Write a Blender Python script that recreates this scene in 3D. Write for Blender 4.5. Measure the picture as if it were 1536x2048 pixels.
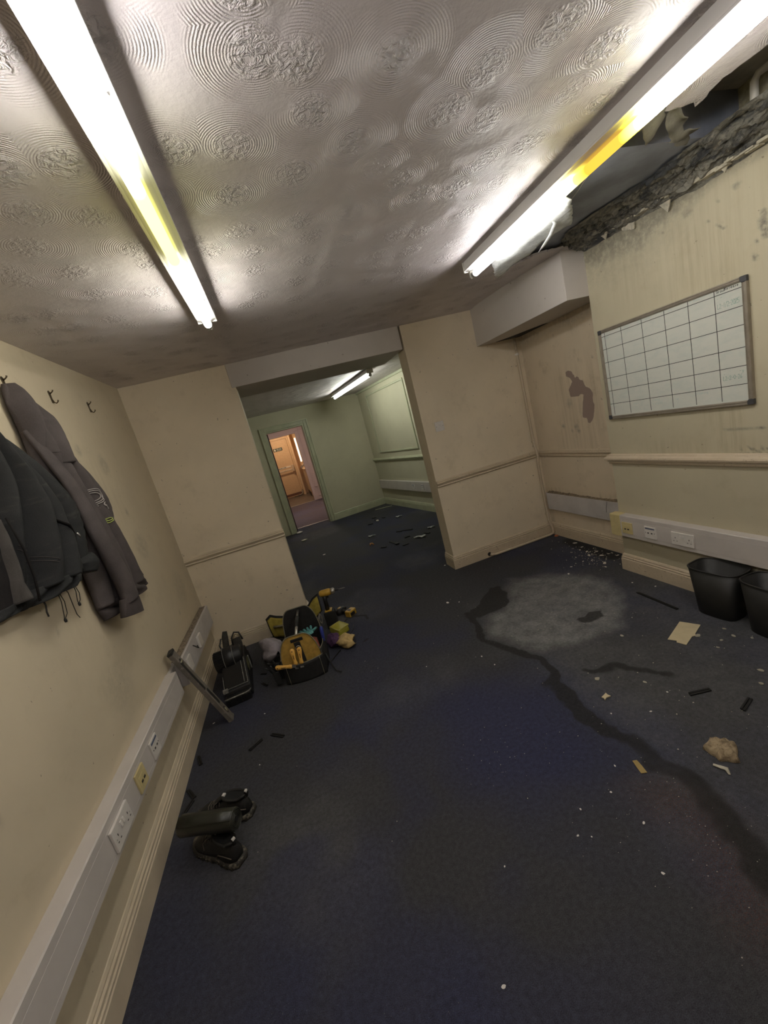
import bpy, bmesh, math, random
import numpy as np
from mathutils import Vector, Matrix, Euler

for o in list(bpy.data.objects):
    bpy.data.objects.remove(o)
scene = bpy.context.scene
COL = scene.collection
rnd = random.Random(7)
PI = math.pi

# ------------------------------------------------------------------ camera
cam_data = bpy.data.cameras.new('camera')
cam = bpy.data.objects.new('camera', cam_data)
COL.objects.link(cam)
RX = (0.931873, -0.259467, -0.253553)      # image right
RY = (-0.295628, -0.138008, -0.945282)     # image down
RZ = (0.210277, 0.955840, -0.205311)       # viewing direction
cam.matrix_world = Matrix(((RX[0], -RY[0], -RZ[0], 1.0169),
                           (RX[1], -RY[1], -RZ[1], 0.0),
                           (RX[2], -RY[2], -RZ[2], 1.5884),
                           (0, 0, 0, 1)))
cam_data.sensor_fit = 'VERTICAL'
cam_data.sensor_height = 36.0
cam_data.lens = 789.187 / 2048 * 36.0
cam_data.clip_start = 0.02
cam_data.clip_end = 60
scene.camera = cam

# ------------------------------------------------------------------ world, exposure
world = bpy.data.worlds.new('world')
scene.world = world
world.use_nodes = True
world.node_tree.nodes['Background'].inputs[0].default_value = (0.8, 0.85, 1.0, 1)
world.node_tree.nodes['Background'].inputs[1].default_value = 0.02
vs = scene.view_settings
vs.view_transform = 'Standard'
vs.look = 'None'
vs.gamma = 1.0
vs.use_curve_mapping = False
vs.exposure = 0.0
TUBE_MAIN = 42.0          # radiance of the two tubes in the front room
TUBE_BACK = 38.0          # radiance of the tube in the back room
CORRIDOR_WATTS = 60.0     # warm bulb in the far corridor

# ------------------------------------------------------------------ room dimensions (metres)
H = 2.4
F = 3.643          # far wall face
OL, OR = 0.862, 2.4065   # opening in the far wall
LZ = 2.2156
XP, XA = 3.3865, 3.61    # pier face, alcove face
YP = 2.482               # pier corner
YN = -1.6                # wall behind the camera

# ------------------------------------------------------------------ mesh helpers
class MB:
    def __init__(s):
        s.v = []; s.f = []
    def add(s, vs_, fs_, M=None):
        n = len(s.v)
        for p in vs_:
            s.v.append(tuple(M @ Vector(p)) if M is not None else tuple(p))
        for f in fs_:
            s.f.append(tuple(i + n for i in f))
        return s
    def box(s, x0, x1, y0, y1, z0, z1, M=None):
        return s.add([(x0,y0,z0),(x1,y0,z0),(x1,y1,z0),(x0,y1,z0),(x0,y0,z1),(x1,y0,z1),(x1,y1,z1),(x0,y1,z1)],
                     [(0,3,2,1),(4,5,6,7),(0,1,5,4),(1,2,6,5),(2,3,7,6),(3,0,4,7)], M)
    def loft(s, rings, close=True, cap=True):
        n = len(rings[0]); vs_ = [p for r in rings for p in r]; fs_ = []
        for i in range(len(rings) - 1):
            for j in range(n if close else n - 1):
                k = (j + 1) % n
                fs_.append((i*n+j, i*n+k, (i+1)*n+k, (i+1)*n+j))
        if cap:
            fs_.append(tuple(range(n))[::-1]); fs_.append(tuple(range((len(rings)-1)*n, len(rings)*n)))
        return s.add(vs_, fs_)
    def tube(s, pts, r, n=10, cap=True, flat=1.0):
        pts = [Vector(p) for p in pts]
        rr = r if isinstance(r, (list, tuple)) else [r] * len(pts)
        rings = []; up = None
        for i, p in enumerate(pts):
            t = (pts[min(i+1, len(pts)-1)] - pts[max(i-1, 0)])
            t = t.normalized() if t.length > 1e-9 else Vector((0,0,1))
            if up is None:
                a = Vector((0,0,1)) if abs(t.z) < .9 else Vector((0,1,0))
                up = (a - t * a.dot(t)).normalized()
            else:
                up = (up - t * up.dot(t))
                up = up.normalized() if up.length > 1e-6 else Vector((1,0,0))
            w = t.cross(up)
            rings.append([tuple(p + (w*math.cos(2*PI*k/n) + up*flat*math.sin(2*PI*k/n)) * rr[i]) for k in range(n)])
        return s.loft(rings, True, cap)
    def lathe(s, prof, n=24, M=None):
        vs_ = []; fs_ = []
        for r, z in prof:
            for k in range(n):
                vs_.append((r*math.cos(2*PI*k/n), r*math.sin(2*PI*k/n), z))
        for i in range(len(prof)-1):
            for k in range(n):
                j = (k+1) % n
                fs_.append((i*n+k, i*n+j, (i+1)*n+j, (i+1)*n+k))
        fs_.append(tuple(range(n))[::-1]); fs_.append(tuple(range((len(prof)-1)*n, len(prof)*n)))
        return s.add(vs_, fs_, M)
    def prism(s, poly, d0, d1, f):
        """poly: 2-D outline; f(a, b, d) -> 3-D point"""
        n = len(poly)
        vs_ = [f(a, b, d0) for a, b in poly] + [f(a, b, d1) for a, b in poly]
        fs_ = [tuple(range(n))[::-1], tuple(range(n, 2*n))]
        for i in range(n):
            j = (i+1) % n
            fs_.append((i, j, n+j, n+i))
        return s.add(vs_, fs_)
    def grid(s, fn, nu, nv, wrap=False):
        vs_ = [fn(i/(nu-1) if not wrap else i/nu, j/(nv-1)) for j in range(nv) for i in range(nu)]
        fs_ = []
        for j in range(nv-1):
            for i in range(nu if wrap else nu-1):
                k = (i+1) % nu
                fs_.append((j*nu+i, j*nu+k, (j+1)*nu+k, (j+1)*nu+i))
        return s.add(vs_, fs_)
    def build(s, name, mat, parent=None, smooth=False, bevel=0, solid=0, sub=0, fix=True, **tags):
        me = bpy.data.meshes.new(name)
        me.from_pydata(s.v, [], s.f)
        if fix:
            bm = bmesh.new(); bm.from_mesh(me)
            bmesh.ops.recalc_face_normals(bm, faces=bm.faces)
            bm.to_mesh(me); bm.free()
        if mat: me.materials.append(mat)
        o = bpy.data.objects.new(name, me)
        COL.objects.link(o)
        if parent: o.parent = parent
        if smooth:
            me.polygons.foreach_set('use_smooth', [True]*len(me.polygons))
        if solid:
            m = o.modifiers.new('solid', 'SOLIDIFY'); m.thickness = solid; m.offset = 0
        if sub:
            m = o.modifiers.new('sub', 'SUBSURF'); m.levels = sub; m.render_levels = sub
        if bevel:
            m = o.modifiers.new('bev', 'BEVEL'); m.width = bevel; m.segments = 2; m.limit_method = 'ANGLE'
            m.angle_limit = math.radians(40)
        tag(o, **tags)
        return o

def tag(o, label=None, cat=None, group=None, kind=None):
    if label: o['label'] = label
    if cat: o['category'] = cat
    if group: o['group'] = group
    if kind: o['kind'] = kind
    return o

def thing(name, label, cat, loc=(0,0,0), rz=0.0, group=None, rot=None):
    o = bpy.data.objects.new(name, None)
    COL.objects.link(o)
    o.empty_display_size = 0.05
    o.location = loc
    o.rotation_euler = rot if rot else (0, 0, rz)
    return tag(o, label, cat, group)

def dup(root, loc=None, rot=None, label=None, group=None):
    r = root.copy(); COL.objects.link(r)
    if loc: r.location = loc
    if rot: r.rotation_euler = rot
    if label: r['label'] = label
    if group: r['group'] = group
    for ch in list(root.children):
        c = ch.copy(); COL.objects.link(c); c.parent = r
        for g in list(ch.children):
            d = g.copy(); COL.objects.link(d); d.parent = c
    return r

def struct(name, mb, mat, label=None, **k):
    return mb.build(name, mat, kind='structure', label=label, **k)

# ------------------------------------------------------------------ numpy noise
def vnoise(x, y, seed=0):
    x = np.asarray(x, float); y = np.asarray(y, float)
    xi = np.floor(x).astype(np.int64); yi = np.floor(y).astype(np.int64)
    xf = x - xi; yf = y - yi
    def h(a, b):
        n = (a * 374761393 + b * 668265263 + seed * 1442695041) & 0xffffffff
        n = ((n ^ (n >> 13)) * 1274126177) & 0xffffffff
        return ((n ^ (n >> 16)) & 0xffff) / 65535.0
    u = xf*xf*(3-2*xf); v = yf*yf*(3-2*yf)
    return (h(xi,yi)*(1-u)+h(xi+1,yi)*u)*(1-v) + (h(xi,yi+1)*(1-u)+h(xi+1,yi+1)*u)*v
def fbm(x, y, seed=0, o=4):
    s = 0; a = 0.5; t = 0
    for k in range(o):
        s = s + a*vnoise(x*2**k, y*2**k, seed+k); t += a; a *= .5
    return s / t
def sstep(a, b, x):
    t = np.clip((x-a)/(b-a), 0, 1); return t*t*(3-2*t)
def dpoly(x, y, pts):
    d = np.full(np.shape(x), 1e9)
    for (ax, ay), (bx_, by_) in zip(pts[:-1], pts[1:]):
        dx, dy = bx_-ax, by_-ay
        t = np.clip(((x-ax)*dx+(y-ay)*dy)/(dx*dx+dy*dy+1e-12), 0, 1)
        d = np.minimum(d, np.hypot(x-ax-t*dx, y-ay-t*dy))
    return d
def inside(x, y, poly):
    r = np.zeros(np.shape(x), bool); n = len(poly)
    for i in range(n):
        x1, y1 = poly[i]; x2, y2 = poly[(i+1) % n]
        c = ((y1 > y) != (y2 > y)) & (x < (x2-x1)*(y-y1)/(y2-y1+1e-12)+x1)
        r ^= c
    return r
def sdist(x, y, poly):     # negative inside
    d = dpoly(x, y, list(poly)+[poly[0]])
    return np.where(inside(x, y, poly), -d, d)

def set_mask(o, rgba):
    me = o.data
    a = me.color_attributes.new('mask', 'FLOAT_COLOR', 'POINT')
    full = np.zeros((len(me.vertices), 4)); full[:len(rgba)] = rgba
    a.data.foreach_set('color', full.ravel())

# ------------------------------------------------------------------ materials
class NT:
    def __init__(s, name):
        s.m = bpy.data.materials.new(name); s.m.use_nodes = True
        s.t = s.m.node_tree; s.t.nodes.clear()
        s.out = s.n('ShaderNodeOutputMaterial')
        s.b = s.n('ShaderNodeBsdfPrincipled')
        s.l(s.b.outputs[0], s.out.inputs[0])
        s.pos = None
    def n(s, typ, **k):
        nd = s.t.nodes.new(typ)
        for a, v in k.items(): setattr(nd, a, v)
        return nd
    def l(s, a, b): s.t.links.new(a, b)
    def put(s, sock, v):
        if hasattr(v, 'is_linked') or hasattr(v, 'links'): s.l(v, sock)
        else:
            if isinstance(v, (tuple, list)) and len(v) == 3 and sock.type == 'RGBA': v = (*v, 1)
            sock.default_value = v
    def coord(s, scale=(1,1,1), obj=False):
        if obj:
            c = s.n('ShaderNodeTexCoord').outputs['Object']
        else:
            c = s.n('ShaderNodeNewGeometry').outputs['Position']
        if scale != (1,1,1):
            m = s.n('ShaderNodeVectorMath', operation='MULTIPLY'); s.l(c, m.inputs[0]); m.inputs[1].default_value = scale
            return m.outputs[0]
        return c
    def noise(s, vec, scale, detail=4, rough=.6, dist=0):
        nd = s.n('ShaderNodeTexNoise'); s.l(vec, nd.inputs['Vector'])
        nd.inputs['Scale'].default_value = scale; nd.inputs['Detail'].default_value = detail
        nd.inputs['Roughness'].default_value = rough; nd.inputs['Distortion'].default_value = dist
        return nd.outputs['Fac']
    def math(s, op, a, b=None, c=None, clamp=False):
        nd = s.n('ShaderNodeMath', operation=op); nd.use_clamp = clamp
        for i, v in enumerate((a, b, c)):
            if v is not None: s.put(nd.inputs[i], v)
        return nd.outputs[0]
    def ramp(s, fac, lo, hi, a=0.0, b=1.0):
        nd = s.n('ShaderNodeMapRange'); nd.interpolation_type = 'SMOOTHSTEP'
        s.put(nd.inputs['Value'], fac)
        nd.inputs['From Min'].default_value = lo; nd.inputs['From Max'].default_value = hi
        nd.inputs['To Min'].default_value = a; nd.inputs['To Max'].default_value = b
        return nd.outputs[0]
    def mix(s, fac, a, b, mode='MIX'):
        nd = s.n('ShaderNodeMix', data_type='RGBA', blend_type=mode)
        s.put(nd.inputs[0], fac); s.put(nd.inputs[6], a); s.put(nd.inputs[7], b)
        return nd.outputs[2]
    def mask(s):
        a = s.n('ShaderNodeVertexColor', layer_name='mask')
        sp = s.n('ShaderNodeSeparateColor'); s.l(a.outputs['Color'], sp.inputs[0])
        return sp.outputs[0], sp.outputs[1], sp.outputs[2], a.outputs['Alpha']
    def bump(s, h, dist=.002, strength=1.0, prev=None):
        nd = s.n('ShaderNodeBump'); s.put(nd.inputs['Height'], h)
        nd.inputs['Distance'].default_value = dist; nd.inputs['Strength'].default_value = strength
        if prev is not None: s.l(prev, nd.inputs['Normal'])
        return nd.outputs[0]
    def done(s, col, rough=.6, metal=0.0, normal=None, spec=None):
        s.put(s.b.inputs['Base Color'], col); s.put(s.b.inputs['Roughness'], rough); s.put(s.b.inputs['Metallic'], metal)
        if spec is not None: s.put(s.b.inputs['Specular IOR Level'], spec)
        if normal is not None: s.l(normal, s.b.inputs['Normal'])
        return s.m

def hexc(r, g, b):   # sRGB 0-255 -> linear
    f = lambda c: (c/255/12.92) if c/255 <= .04045 else ((c/255+.055)/1.055)**2.4
    return (f(r), f(g), f(b))

_mc = {}
def simple(name, col, rough=.5, metal=0.0, var=.12, scale=18, bump=0.0, bscale=120, spec=None, obj=True):
    if name in _mc: return _mc[name]
    t = NT(name); c = t.coord(obj=obj)
    n1 = t.noise(c, scale, 5)
    dark = tuple(x*(1-var) for x in col); lite = tuple(min(1, x*(1+var)) for x in col)
    cc = t.mix(t.ramp(n1, .3, .7), dark, lite)
    nm = t.bump(t.noise(c, bscale, 3), bump) if bump else None
    _mc[name] = t.done(cc, rough, metal, nm, spec)
    return _mc[name]

def speckled(name, col, speck, rough=.5, amount=.62, scale=60, var=.15):
    if name in _mc: return _mc[name]
    t = NT(name); c = t.coord(obj=True)
    base = t.mix(t.ramp(t.noise(c, 12, 4), .3, .7), tuple(x*(1-var) for x in col), tuple(x*(1+var) for x in col))
    f = t.ramp(t.noise(c, scale, 6, .75), amount, amount+.06)
    _mc[name] = t.done(t.mix(f, base, speck), rough, 0, t.bump(t.noise(c, 150, 3), .0006))
    return _mc[name]

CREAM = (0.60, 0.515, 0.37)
def wall_mat(name, base, dirt=(0.34, 0.27, 0.17), amount=.3, masked=False, bare=(0.30, 0.225, 0.19), soot=(0.13, 0.125, 0.11)):
    t = NT(name); c = t.coord()
    big = t.noise(c, 1.6, 5, .6); mid = t.noise(c, 7, 5, .65); fine = t.noise(c, 45, 4)
    col = t.mix(t.ramp(big, .35, .7), tuple(x*.95 for x in base), tuple(min(1, x*1.04) for x in base))
    col = t.mix(t.math('MULTIPLY', t.ramp(mid, .52, .78), amount), col, dirt)
    spots = t.ramp(t.noise(c, 38, 2, .5), .735, .76)
    col = t.mix(t.math('MULTIPLY', spots, .55), col, (0.13, 0.10, 0.07))
    h = t.math('ADD', t.math('MULTIPLY', mid, .6), t.math('MULTIPLY', fine, .4))
    if masked:
        r, g, b, a = t.mask()
        streak = t.noise(t.coord((34, 34, 1.6)), 1.0, 5, .7)
        rr = t.math('MULTIPLY', r, t.ramp(streak, .35, .75))
        col = t.mix(t.math('MULTIPLY', rr, .55, clamp=True), col, (0.27, 0.20, 0.11))
        gg = t.ramp(t.math('ADD', g, t.math('MULTIPLY', t.math('SUBTRACT', fine, .5), .5)), .42, .52)
        col = t.mix(gg, col, bare)
        bb = t.math('MULTIPLY', b, t.ramp(t.noise(c, 26, 6, .75), .25, .62))
        col = t.mix(t.math('MINIMUM', bb, .92), col, soot)
        h = t.math('SUBTRACT', h, t.math('MULTIPLY', gg, .8))
    return t.done(col, .62, 0, t.bump(h, .0022, .8), .35)

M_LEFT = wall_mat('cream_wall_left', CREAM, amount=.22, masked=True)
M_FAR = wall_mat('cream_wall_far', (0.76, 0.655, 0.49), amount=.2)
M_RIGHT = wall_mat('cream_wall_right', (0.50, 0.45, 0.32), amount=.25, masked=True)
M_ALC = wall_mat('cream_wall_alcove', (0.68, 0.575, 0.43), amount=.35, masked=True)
M_BACK = wall_mat('green_cream_wall', (0.54, 0.515, 0.37), amount=.15)
M_BEAM = wall_mat('painted_beam', (0.56, 0.515, 0.47), amount=.1)
M_PINK = wall_mat('pink_corridor_wall', (0.66, 0.54, 0.50), amount=.12)
M_PEACH = wall_mat('peach_corridor_wall', (0.62, 0.44, 0.27), amount=.12)
M_TRIM = simple('cream_gloss_trim', (0.60, 0.51, 0.375), .38, var=.08, scale=6, obj=False)
def dirty_trim():
    t = NT('dirty_cream_trim'); c = t.coord()
    n = t.noise(c, 9, 6, .7); n2 = t.noise(c, 60, 5, .7)
    col = t.mix(t.ramp(n, .3, .7), (0.53, 0.44, 0.315), (0.60, 0.50, 0.365))
    col = t.mix(t.math('MULTIPLY', t.ramp(n2, .56, .68), t.ramp(n, .40, .62)), col, (0.17, 0.125, 0.075))
    return t.done(col, .45, 0, t.bump(n2, .001))
M_TRIMD = dirty_trim()
M_TRIMB = simple('green_gloss_trim', (0.46, 0.47, 0.32), .4, var=.08, scale=6, obj=False)
M_UPVC = simple('white_trunking_plastic', (0.57, 0.525, 0.485), .42, var=.05, scale=5, obj=False)
M_UPVC2 = simple('grey_white_trunking', (0.52, 0.49, 0.47), .45, var=.08, scale=8, obj=False)
M_YELL = simple('yellowed_plastic', (0.60, 0.50, 0.25), .42, var=.06, scale=20)
M_WHITE = simple('white_plastic', (0.70, 0.66, 0.61), .35, var=.04, scale=20)
M_SLOT = simple('dark_slot', (0.03, 0.026, 0.022), .6, var=.1)
M_BLACK = simple('black_plastic', (0.012, 0.012, 0.012), .42, var=.25, scale=30)

def carpet_mat(name, masked=True, base=(0.050, 0.050, 0.054), blue=(0.042, 0.044, 0.066)):
    t = NT(name); c = t.coord()
    fine = t.noise(c, 420, 2, .6); mid = t.noise(c, 60, 4, .7); big = t.noise(c, 1.1, 3, .5)
    col = t.mix(t.ramp(big, .42, .62), base, blue)
    if masked:
        r, g, b, a = t.mask()
        col = t.mix(t.math('MULTIPLY', a, .85), col, (0.036, 0.039, 0.082))
        pn = t.noise(c, 9, 6, .75)
        pale = t.math('MULTIPLY', r, t.ramp(pn, .25, .75, .35, 1.0))
        col = t.mix(t.math('MINIMUM', pale, 1.0), col, (0.25, 0.25, 0.24))
        rd = t.math('MULTIPLY', b, t.ramp(t.noise(c, 190, 3, .7), .42, .66))
        col = t.mix(rd, col, (0.085, 0.042, 0.034))
        wn = t.math('ADD', g, t.math('MULTIPLY', t.math('SUBTRACT', t.noise(c, 30, 5, .7), .5), .55))
        wet = t.math('MULTIPLY', t.ramp(wn, .2, .62), t.math('GREATER_THAN', g, .02))
        col = t.mix(t.math('MULTIPLY', wet, .82), col, (0.022, 0.021, 0.019))
        dust = t.math('MULTIPLY', t.ramp(t.noise(c, 140, 3, .7), .635, .71), t.ramp(t.noise(c, 2.2, 3), .42, .62, .2, 1.0))
        col = t.mix(t.math('MULTIPLY', dust, .5), col, (0.20, 0.195, 0.19))
    tex = t.math('ADD', t.math('MULTIPLY', fine, .9), t.math('MULTIPLY', mid, .5))
    col = t.mix(1.0, col, t.ramp(tex, .40, 1.0, .45, 1.65), 'MULTIPLY')
    nm = t.bump(tex, .004, .9)
    rough = .95
    return t.done(col, rough, 0, nm, .25)
M_CARPET = carpet_mat('dark_blue_carpet')
M_CARPET2 = carpet_mat('purple_corridor_carpet', False, (0.13, 0.105, 0.115), (0.13, 0.11, 0.14))

def artex_mat():
    t = NT('swirled_ceiling_plaster'); c = t.coord()
    sp = t.n('ShaderNodeSeparateXYZ'); t.l(c, sp.inputs[0])
    cb = t.n('ShaderNodeCombineXYZ'); t.l(sp.outputs[0], cb.inputs[0]); t.l(sp.outputs[1], cb.inputs[1])
    flat = cb.outputs[0]
    def swirl(scale, off, rnds):
        ad = t.n('ShaderNodeVectorMath', operation='ADD'); t.l(flat, ad.inputs[0]); ad.inputs[1].default_value = off
        vo = t.n('ShaderNodeTexVoronoi', voronoi_dimensions='2D', feature='F1')
        t.l(ad.outputs[0], vo.inputs['Vector']); vo.inputs['Scale'].default_value = scale
        vo.inputs['Randomness'].default_value = rnds
        d = t.math('DIVIDE', vo.outputs['Distance'], scale)          # metres from the swirl centre
        return d, vo.outputs['Color']
    d1, c1 = swirl(4.9, (0.13, 0.07, 0), .62)
    wob = t.noise(flat, 14, 3, .6)
    dd = t.math('ADD', d1, t.math('MULTIPLY', wob, .008))
    ring = t.math('SINE', t.math('MULTIPLY', dd, 2*PI/.0066))
    ring = t.math('ADD', t.math('MULTIPLY', ring, .5), .5)
    side = t.ramp(t.noise(flat, 6.5, 2, .5), .36, .60)
    band = t.math('MULTIPLY', t.ramp(d1, .02, .055), t.ramp(d1, .15, .105))
    fil = t.ramp(t.noise(flat, 260, 2, .6), .25, .6, .35, 1.0)
    ringh = t.math('MULTIPLY', t.math('MULTIPLY', ring, band), t.math('MULTIPLY', side, fil))
    centre = t.ramp(d1, .075, .02)
    lump = t.ramp(t.noise(flat, 52, 3, .6, 1.0), .38, .70)
    lumph = t.math('MULTIPLY', lump, t.math('MULTIPLY', centre, t.ramp(t.noise(flat, 4.0, 2), .34, .55, .35, 1.0)))
    mound = t.ramp(d1, .12, .0)
    h = t.math('ADD', t.math('MULTIPLY', ringh, .20), t.math('MULTIPLY', lumph, 1.0))
    h = t.math('ADD', h, t.math('MULTIPLY', mound, .35))
    h = t.math('ADD', h, t.math('MULTIPLY', t.noise(flat, 30, 4, .6), .22))
    n0 = t.noise(c, 1.3, 4)
    col = t.mix(t.ramp(n0, .35, .7), (0.66, 0.60, 0.59), (0.72, 0.66, 0.65))
    return t.done(col, .46, 0, t.bump(h, .0105, 1.0), .4)
M_CEIL = artex_mat()

def emit(name, col, strength):
    t = NT(name)
    e = t.n('ShaderNodeEmission'); t.put(e.inputs[0], col); t.put(e.inputs[1], strength)
    t.l(e.outputs[0], t.out.inputs[0]); t.t.nodes.remove(t.b)
    return t.m

# ================================================================== THE SETTING
# ---- floor with the water marks of the leak
def arange(a, b, s): return list(np.arange(a, b, s)) + [b]
xs = np.array(arange(-.05, 3.7, .0145)); ys = np.array(arange(YN, 0.2, .05)[:-1] + arange(0.2, 3.75, .0145)[:-1] + arange(3.75, 8.4, .05))
GX, GY = np.meshgrid(xs, ys)
PALE = [(2.608,3.012),(2.879,2.908),(3.126,2.658),(3.186,2.381),(3.007,2.076),(2.745,1.865),(2.529,1.886),(2.352,1.909),(2.190,1.949),(2.098,2.093),(2.036,2.287),(2.061,2.484),(2.165,2.600),(2.325,2.635),(2.470,2.798)]
BLOB = [(2.508,2.962),(2.477,2.792),(2.362,2.647),(2.250,2.611),(2.140,2.623),(2.091,2.623),(2.056,2.721),(2.168,2.782),(2.429,3.015)]
WET = [(2.064,2.736),(2.045,2.538),(1.986,2.416),(2.007,2.211),(2.079,2.064),(2.144,1.930),(2.140,1.804),(2.062,1.743),(2.058,1.598),(2.045,1.460),(2.060,1.352),(2.074,1.291),(2.112,1.246),(2.096,1.187),(2.081,1.133),(2.107,1.059),(2.131,0.990),(2.086,0.879),(2.061,0.761),(2.037,0.696),(2.02,.5)]
SPOT = [(2.616,2.154),(2.726,2.173),(2.786,2.118),(2.746,2.058),(2.649,2.051),(2.609,2.105)]
STREAK = [(2.304,1.697),(2.423,1.633),(2.511,1.534),(2.572,1.436)]
RING2 = [(1.02,3.30),(1.20,3.45),(1.34,3.35),(1.36,3.12),(1.25,2.92)]
wx = GX + (fbm(GX*9, GY*9, 3)-.5)*.09; wy = GY + (fbm(GX*9, GY*9, 31)-.5)*.09
sd = sdist(wx, wy, PALE)
pale = sstep(.06, -.12, sd) * (0.62 + .55*fbm(GX*5, GY*5, 5))
# damp greying to the right of the wet edge
rightof = sstep(-.02, .10, GX - np.interp(GY, [.4,.7,.99,1.25,1.6,1.93,2.2,2.5,2.74], [2.0,2.04,2.11,2.10,2.06,2.12,2.03,2.03,2.05])) * sstep(3.05, 2.6, GY) * sstep(.5, 1.3, GY)
pale = np.maximum(pale, rightof*.20*(.4+1.1*fbm(GX*3.3, GY*3.3, 9)))
pale = np.maximum(pale, .16*sstep(.5,.75,fbm(GX*1.4, GY*1.4, 77)) * sstep(.2,1.2,GY))
width = np.interp(GY, [.5, 1.0, 1.3, 1.8, 2.1, 2.4, 2.7], [.09, .075, .030, .040, .030, .032, .03])
dw = dpoly(wx, wy, WET)
wet = sstep(1.25, .35, dw/width) * (.45 + .75*fbm(GX*4, GY*4, 12))
wet *= np.interp(GY, [.5, 1.2, 1.5, 1.9, 2.2], [.62, .75, .85, .92, 1.0])
wet = np.maximum(wet, sstep(.02, -.035, sdist(wx, wy, BLOB)))
wet = np.maximum(wet, .95*sstep(.015, -.03, sdist(wx, wy, SPOT)))
wet = np.maximum(wet, .62*sstep(.045, .005, dpoly(wx, wy, STREAK)))
wet = np.maximum(wet, .6*sstep(.032, .004, dpoly(wx, wy, RING2)) * (fbm(GX*6, GY*6, 4) > .45))
wet = np.maximum(wet, .7*sstep(.16, .02, dpoly(GX, GY, [(3.55,3.3),(3.5,2.75)])))
red = sstep(.20, .0, dpoly(wx, wy, [(1.98,.99),(2.035,.92),(2.03,.86),(2.0,.80),(1.93,.66)])) * .85
blue = sstep(.42, .02, sdist(wx, wy, [(1.622,1.808),(1.819,1.641),(1.743,1.396),(1.528,1.523)])) * .9
blue = np.maximum(blue, .55*sstep(.45,.62,fbm(GX*1.7+5, GY*1.7, 21))*sstep(.9,.2,abs(GX-.9))*sstep(2.6,1.8,GY))
pale = pale*(1-.8*blue)
floor = MB()
nx, ny = len(xs), len(ys)
floor.v = [(float(x), float(y), 0.0) for y in ys for x in xs]
floor.f = [(j*nx+i, j*nx+i+1, (j+1)*nx+i+1, (j+1)*nx+i) for j in range(ny-1) for i in range(nx-1)]
floor.box(-.05, 3.7, YN, 8.4, -.12, -.002)
fo = struct('floor', floor, M_CARPET, 'dark blue office carpet with pale dried water mark and wet edge', fix=False)
set_mask(fo, np.stack([np.clip(pale,0,1), np.clip(wet,0,1), np.clip(red,0,1), np.clip(blue,0,1)], -1).reshape(-1, 4))

cf = MB(); cf.box(-.3, 2.6, 8.4, 12.0, -.12, 0.0)
struct('floor_corridor', cf, M_CARPET2, 'purple grey carpet of the corridor beyond the doorway')
strip = MB(); strip.box(.90, 1.70, 8.385, 8.415, 0, .006)
strip.box(.92, 1.70, 11.98, 12.03, 0, .008)
M_ALU = simple('brushed_aluminium', (0.55, 0.53, 0.50), .35, .9, var=.1)
struct('trim_1', strip, M_ALU, 'metal threshold strips of the doorways')
M_PLANK = simple('brown_vinyl_plank', (0.105, 0.078, 0.058), .5, var=.3, scale=9, obj=False)
fl2 = MB(); fl2.box(-.3, 2.6, 12.0, 14.6, -.12, -.004)
fl2o = struct('floor_exit_lobby', fl2, M_PLANK, 'brown plank floor in front of the exit door')
for k in range(9):
    p = MB(); y = 12.06 + k*.28
    p.box(.5, 2.3, y, y+.272, -.004, .002)
    p.build('plank', M_PLANK, fl2o)

# ---- walls
def gridwall(name, mat, x0, axis, a0, a1, z0, z1, step, thick, maskfn=None, label=None, finey=None):
    """axis 'x': wall plane x = x0 spanning y a0..a1"""
    av = np.array(arange(a0, a1, step)); zv = np.array(arange(z0, z1, step))
    A, Z = np.meshgrid(av, zv)
    m = MB(); na, nz = len(av), len(zv)
    if axis == 'x': m.v = [(x0, float(a), float(z)) for z in zv for a in av]
    m.f = [(j*na+i, j*na+i+1, (j+1)*na+i+1, (j+1)*na+i) for j in range(nz-1) for i in range(na-1)]
    s = 1 if thick > 0 else -1
    m.box(*sorted((x0+.002*s, x0+thick)), a0, a1, z0, z1)
    o = struct(name, m, mat, label, fix=False)
    if maskfn is not None: set_mask(o, np.clip(maskfn(A, Z), 0, 1).reshape(-1, 4))
    return o
def left_mask(Y, Z):
    r = .35*sstep(.55, .75, fbm(Y*1.3, Z*1.3, 41))*sstep(1.2, 2.0, Y)
    g = np.zeros_like(Y)
    b = np.zeros_like(Y)
    for (y, z, s, a) in ((2.573,1.892,.05,.4),(2.825,1.80,.09,.35),(2.883,1.485,.03,.5),(3.087,.664,.025,.5),(2.90,1.25,.14,.28),(1.768,1.142,.02,.5),(2.0,.75,.2,.22),(3.3,.8,.2,.25)):
        b = np.maximum(b, a*sstep(s, s*.2, np.hypot(Y-y, Z-z)))
    b = np.maximum(b, .5*sstep(.0042, .001, abs(Y-1.214+(fbm(Z*3, Z*0, 2)-.5)*.02)) * (Z < 1.6))      # old vertical joint
    b = np.maximum(b, .30*sstep(.30, 0, abs(Y-3.643))*fbm(Y*6, Z*6, 8))
    return np.stack([r, g, b, np.zeros_like(Y)], -1)
gridwall('wall_left', M_LEFT, 0.0, 'x', YN, F+.2, 0, H+.05, .0165, -.15, left_mask, 'cream painted wall with coat hooks')
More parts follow.
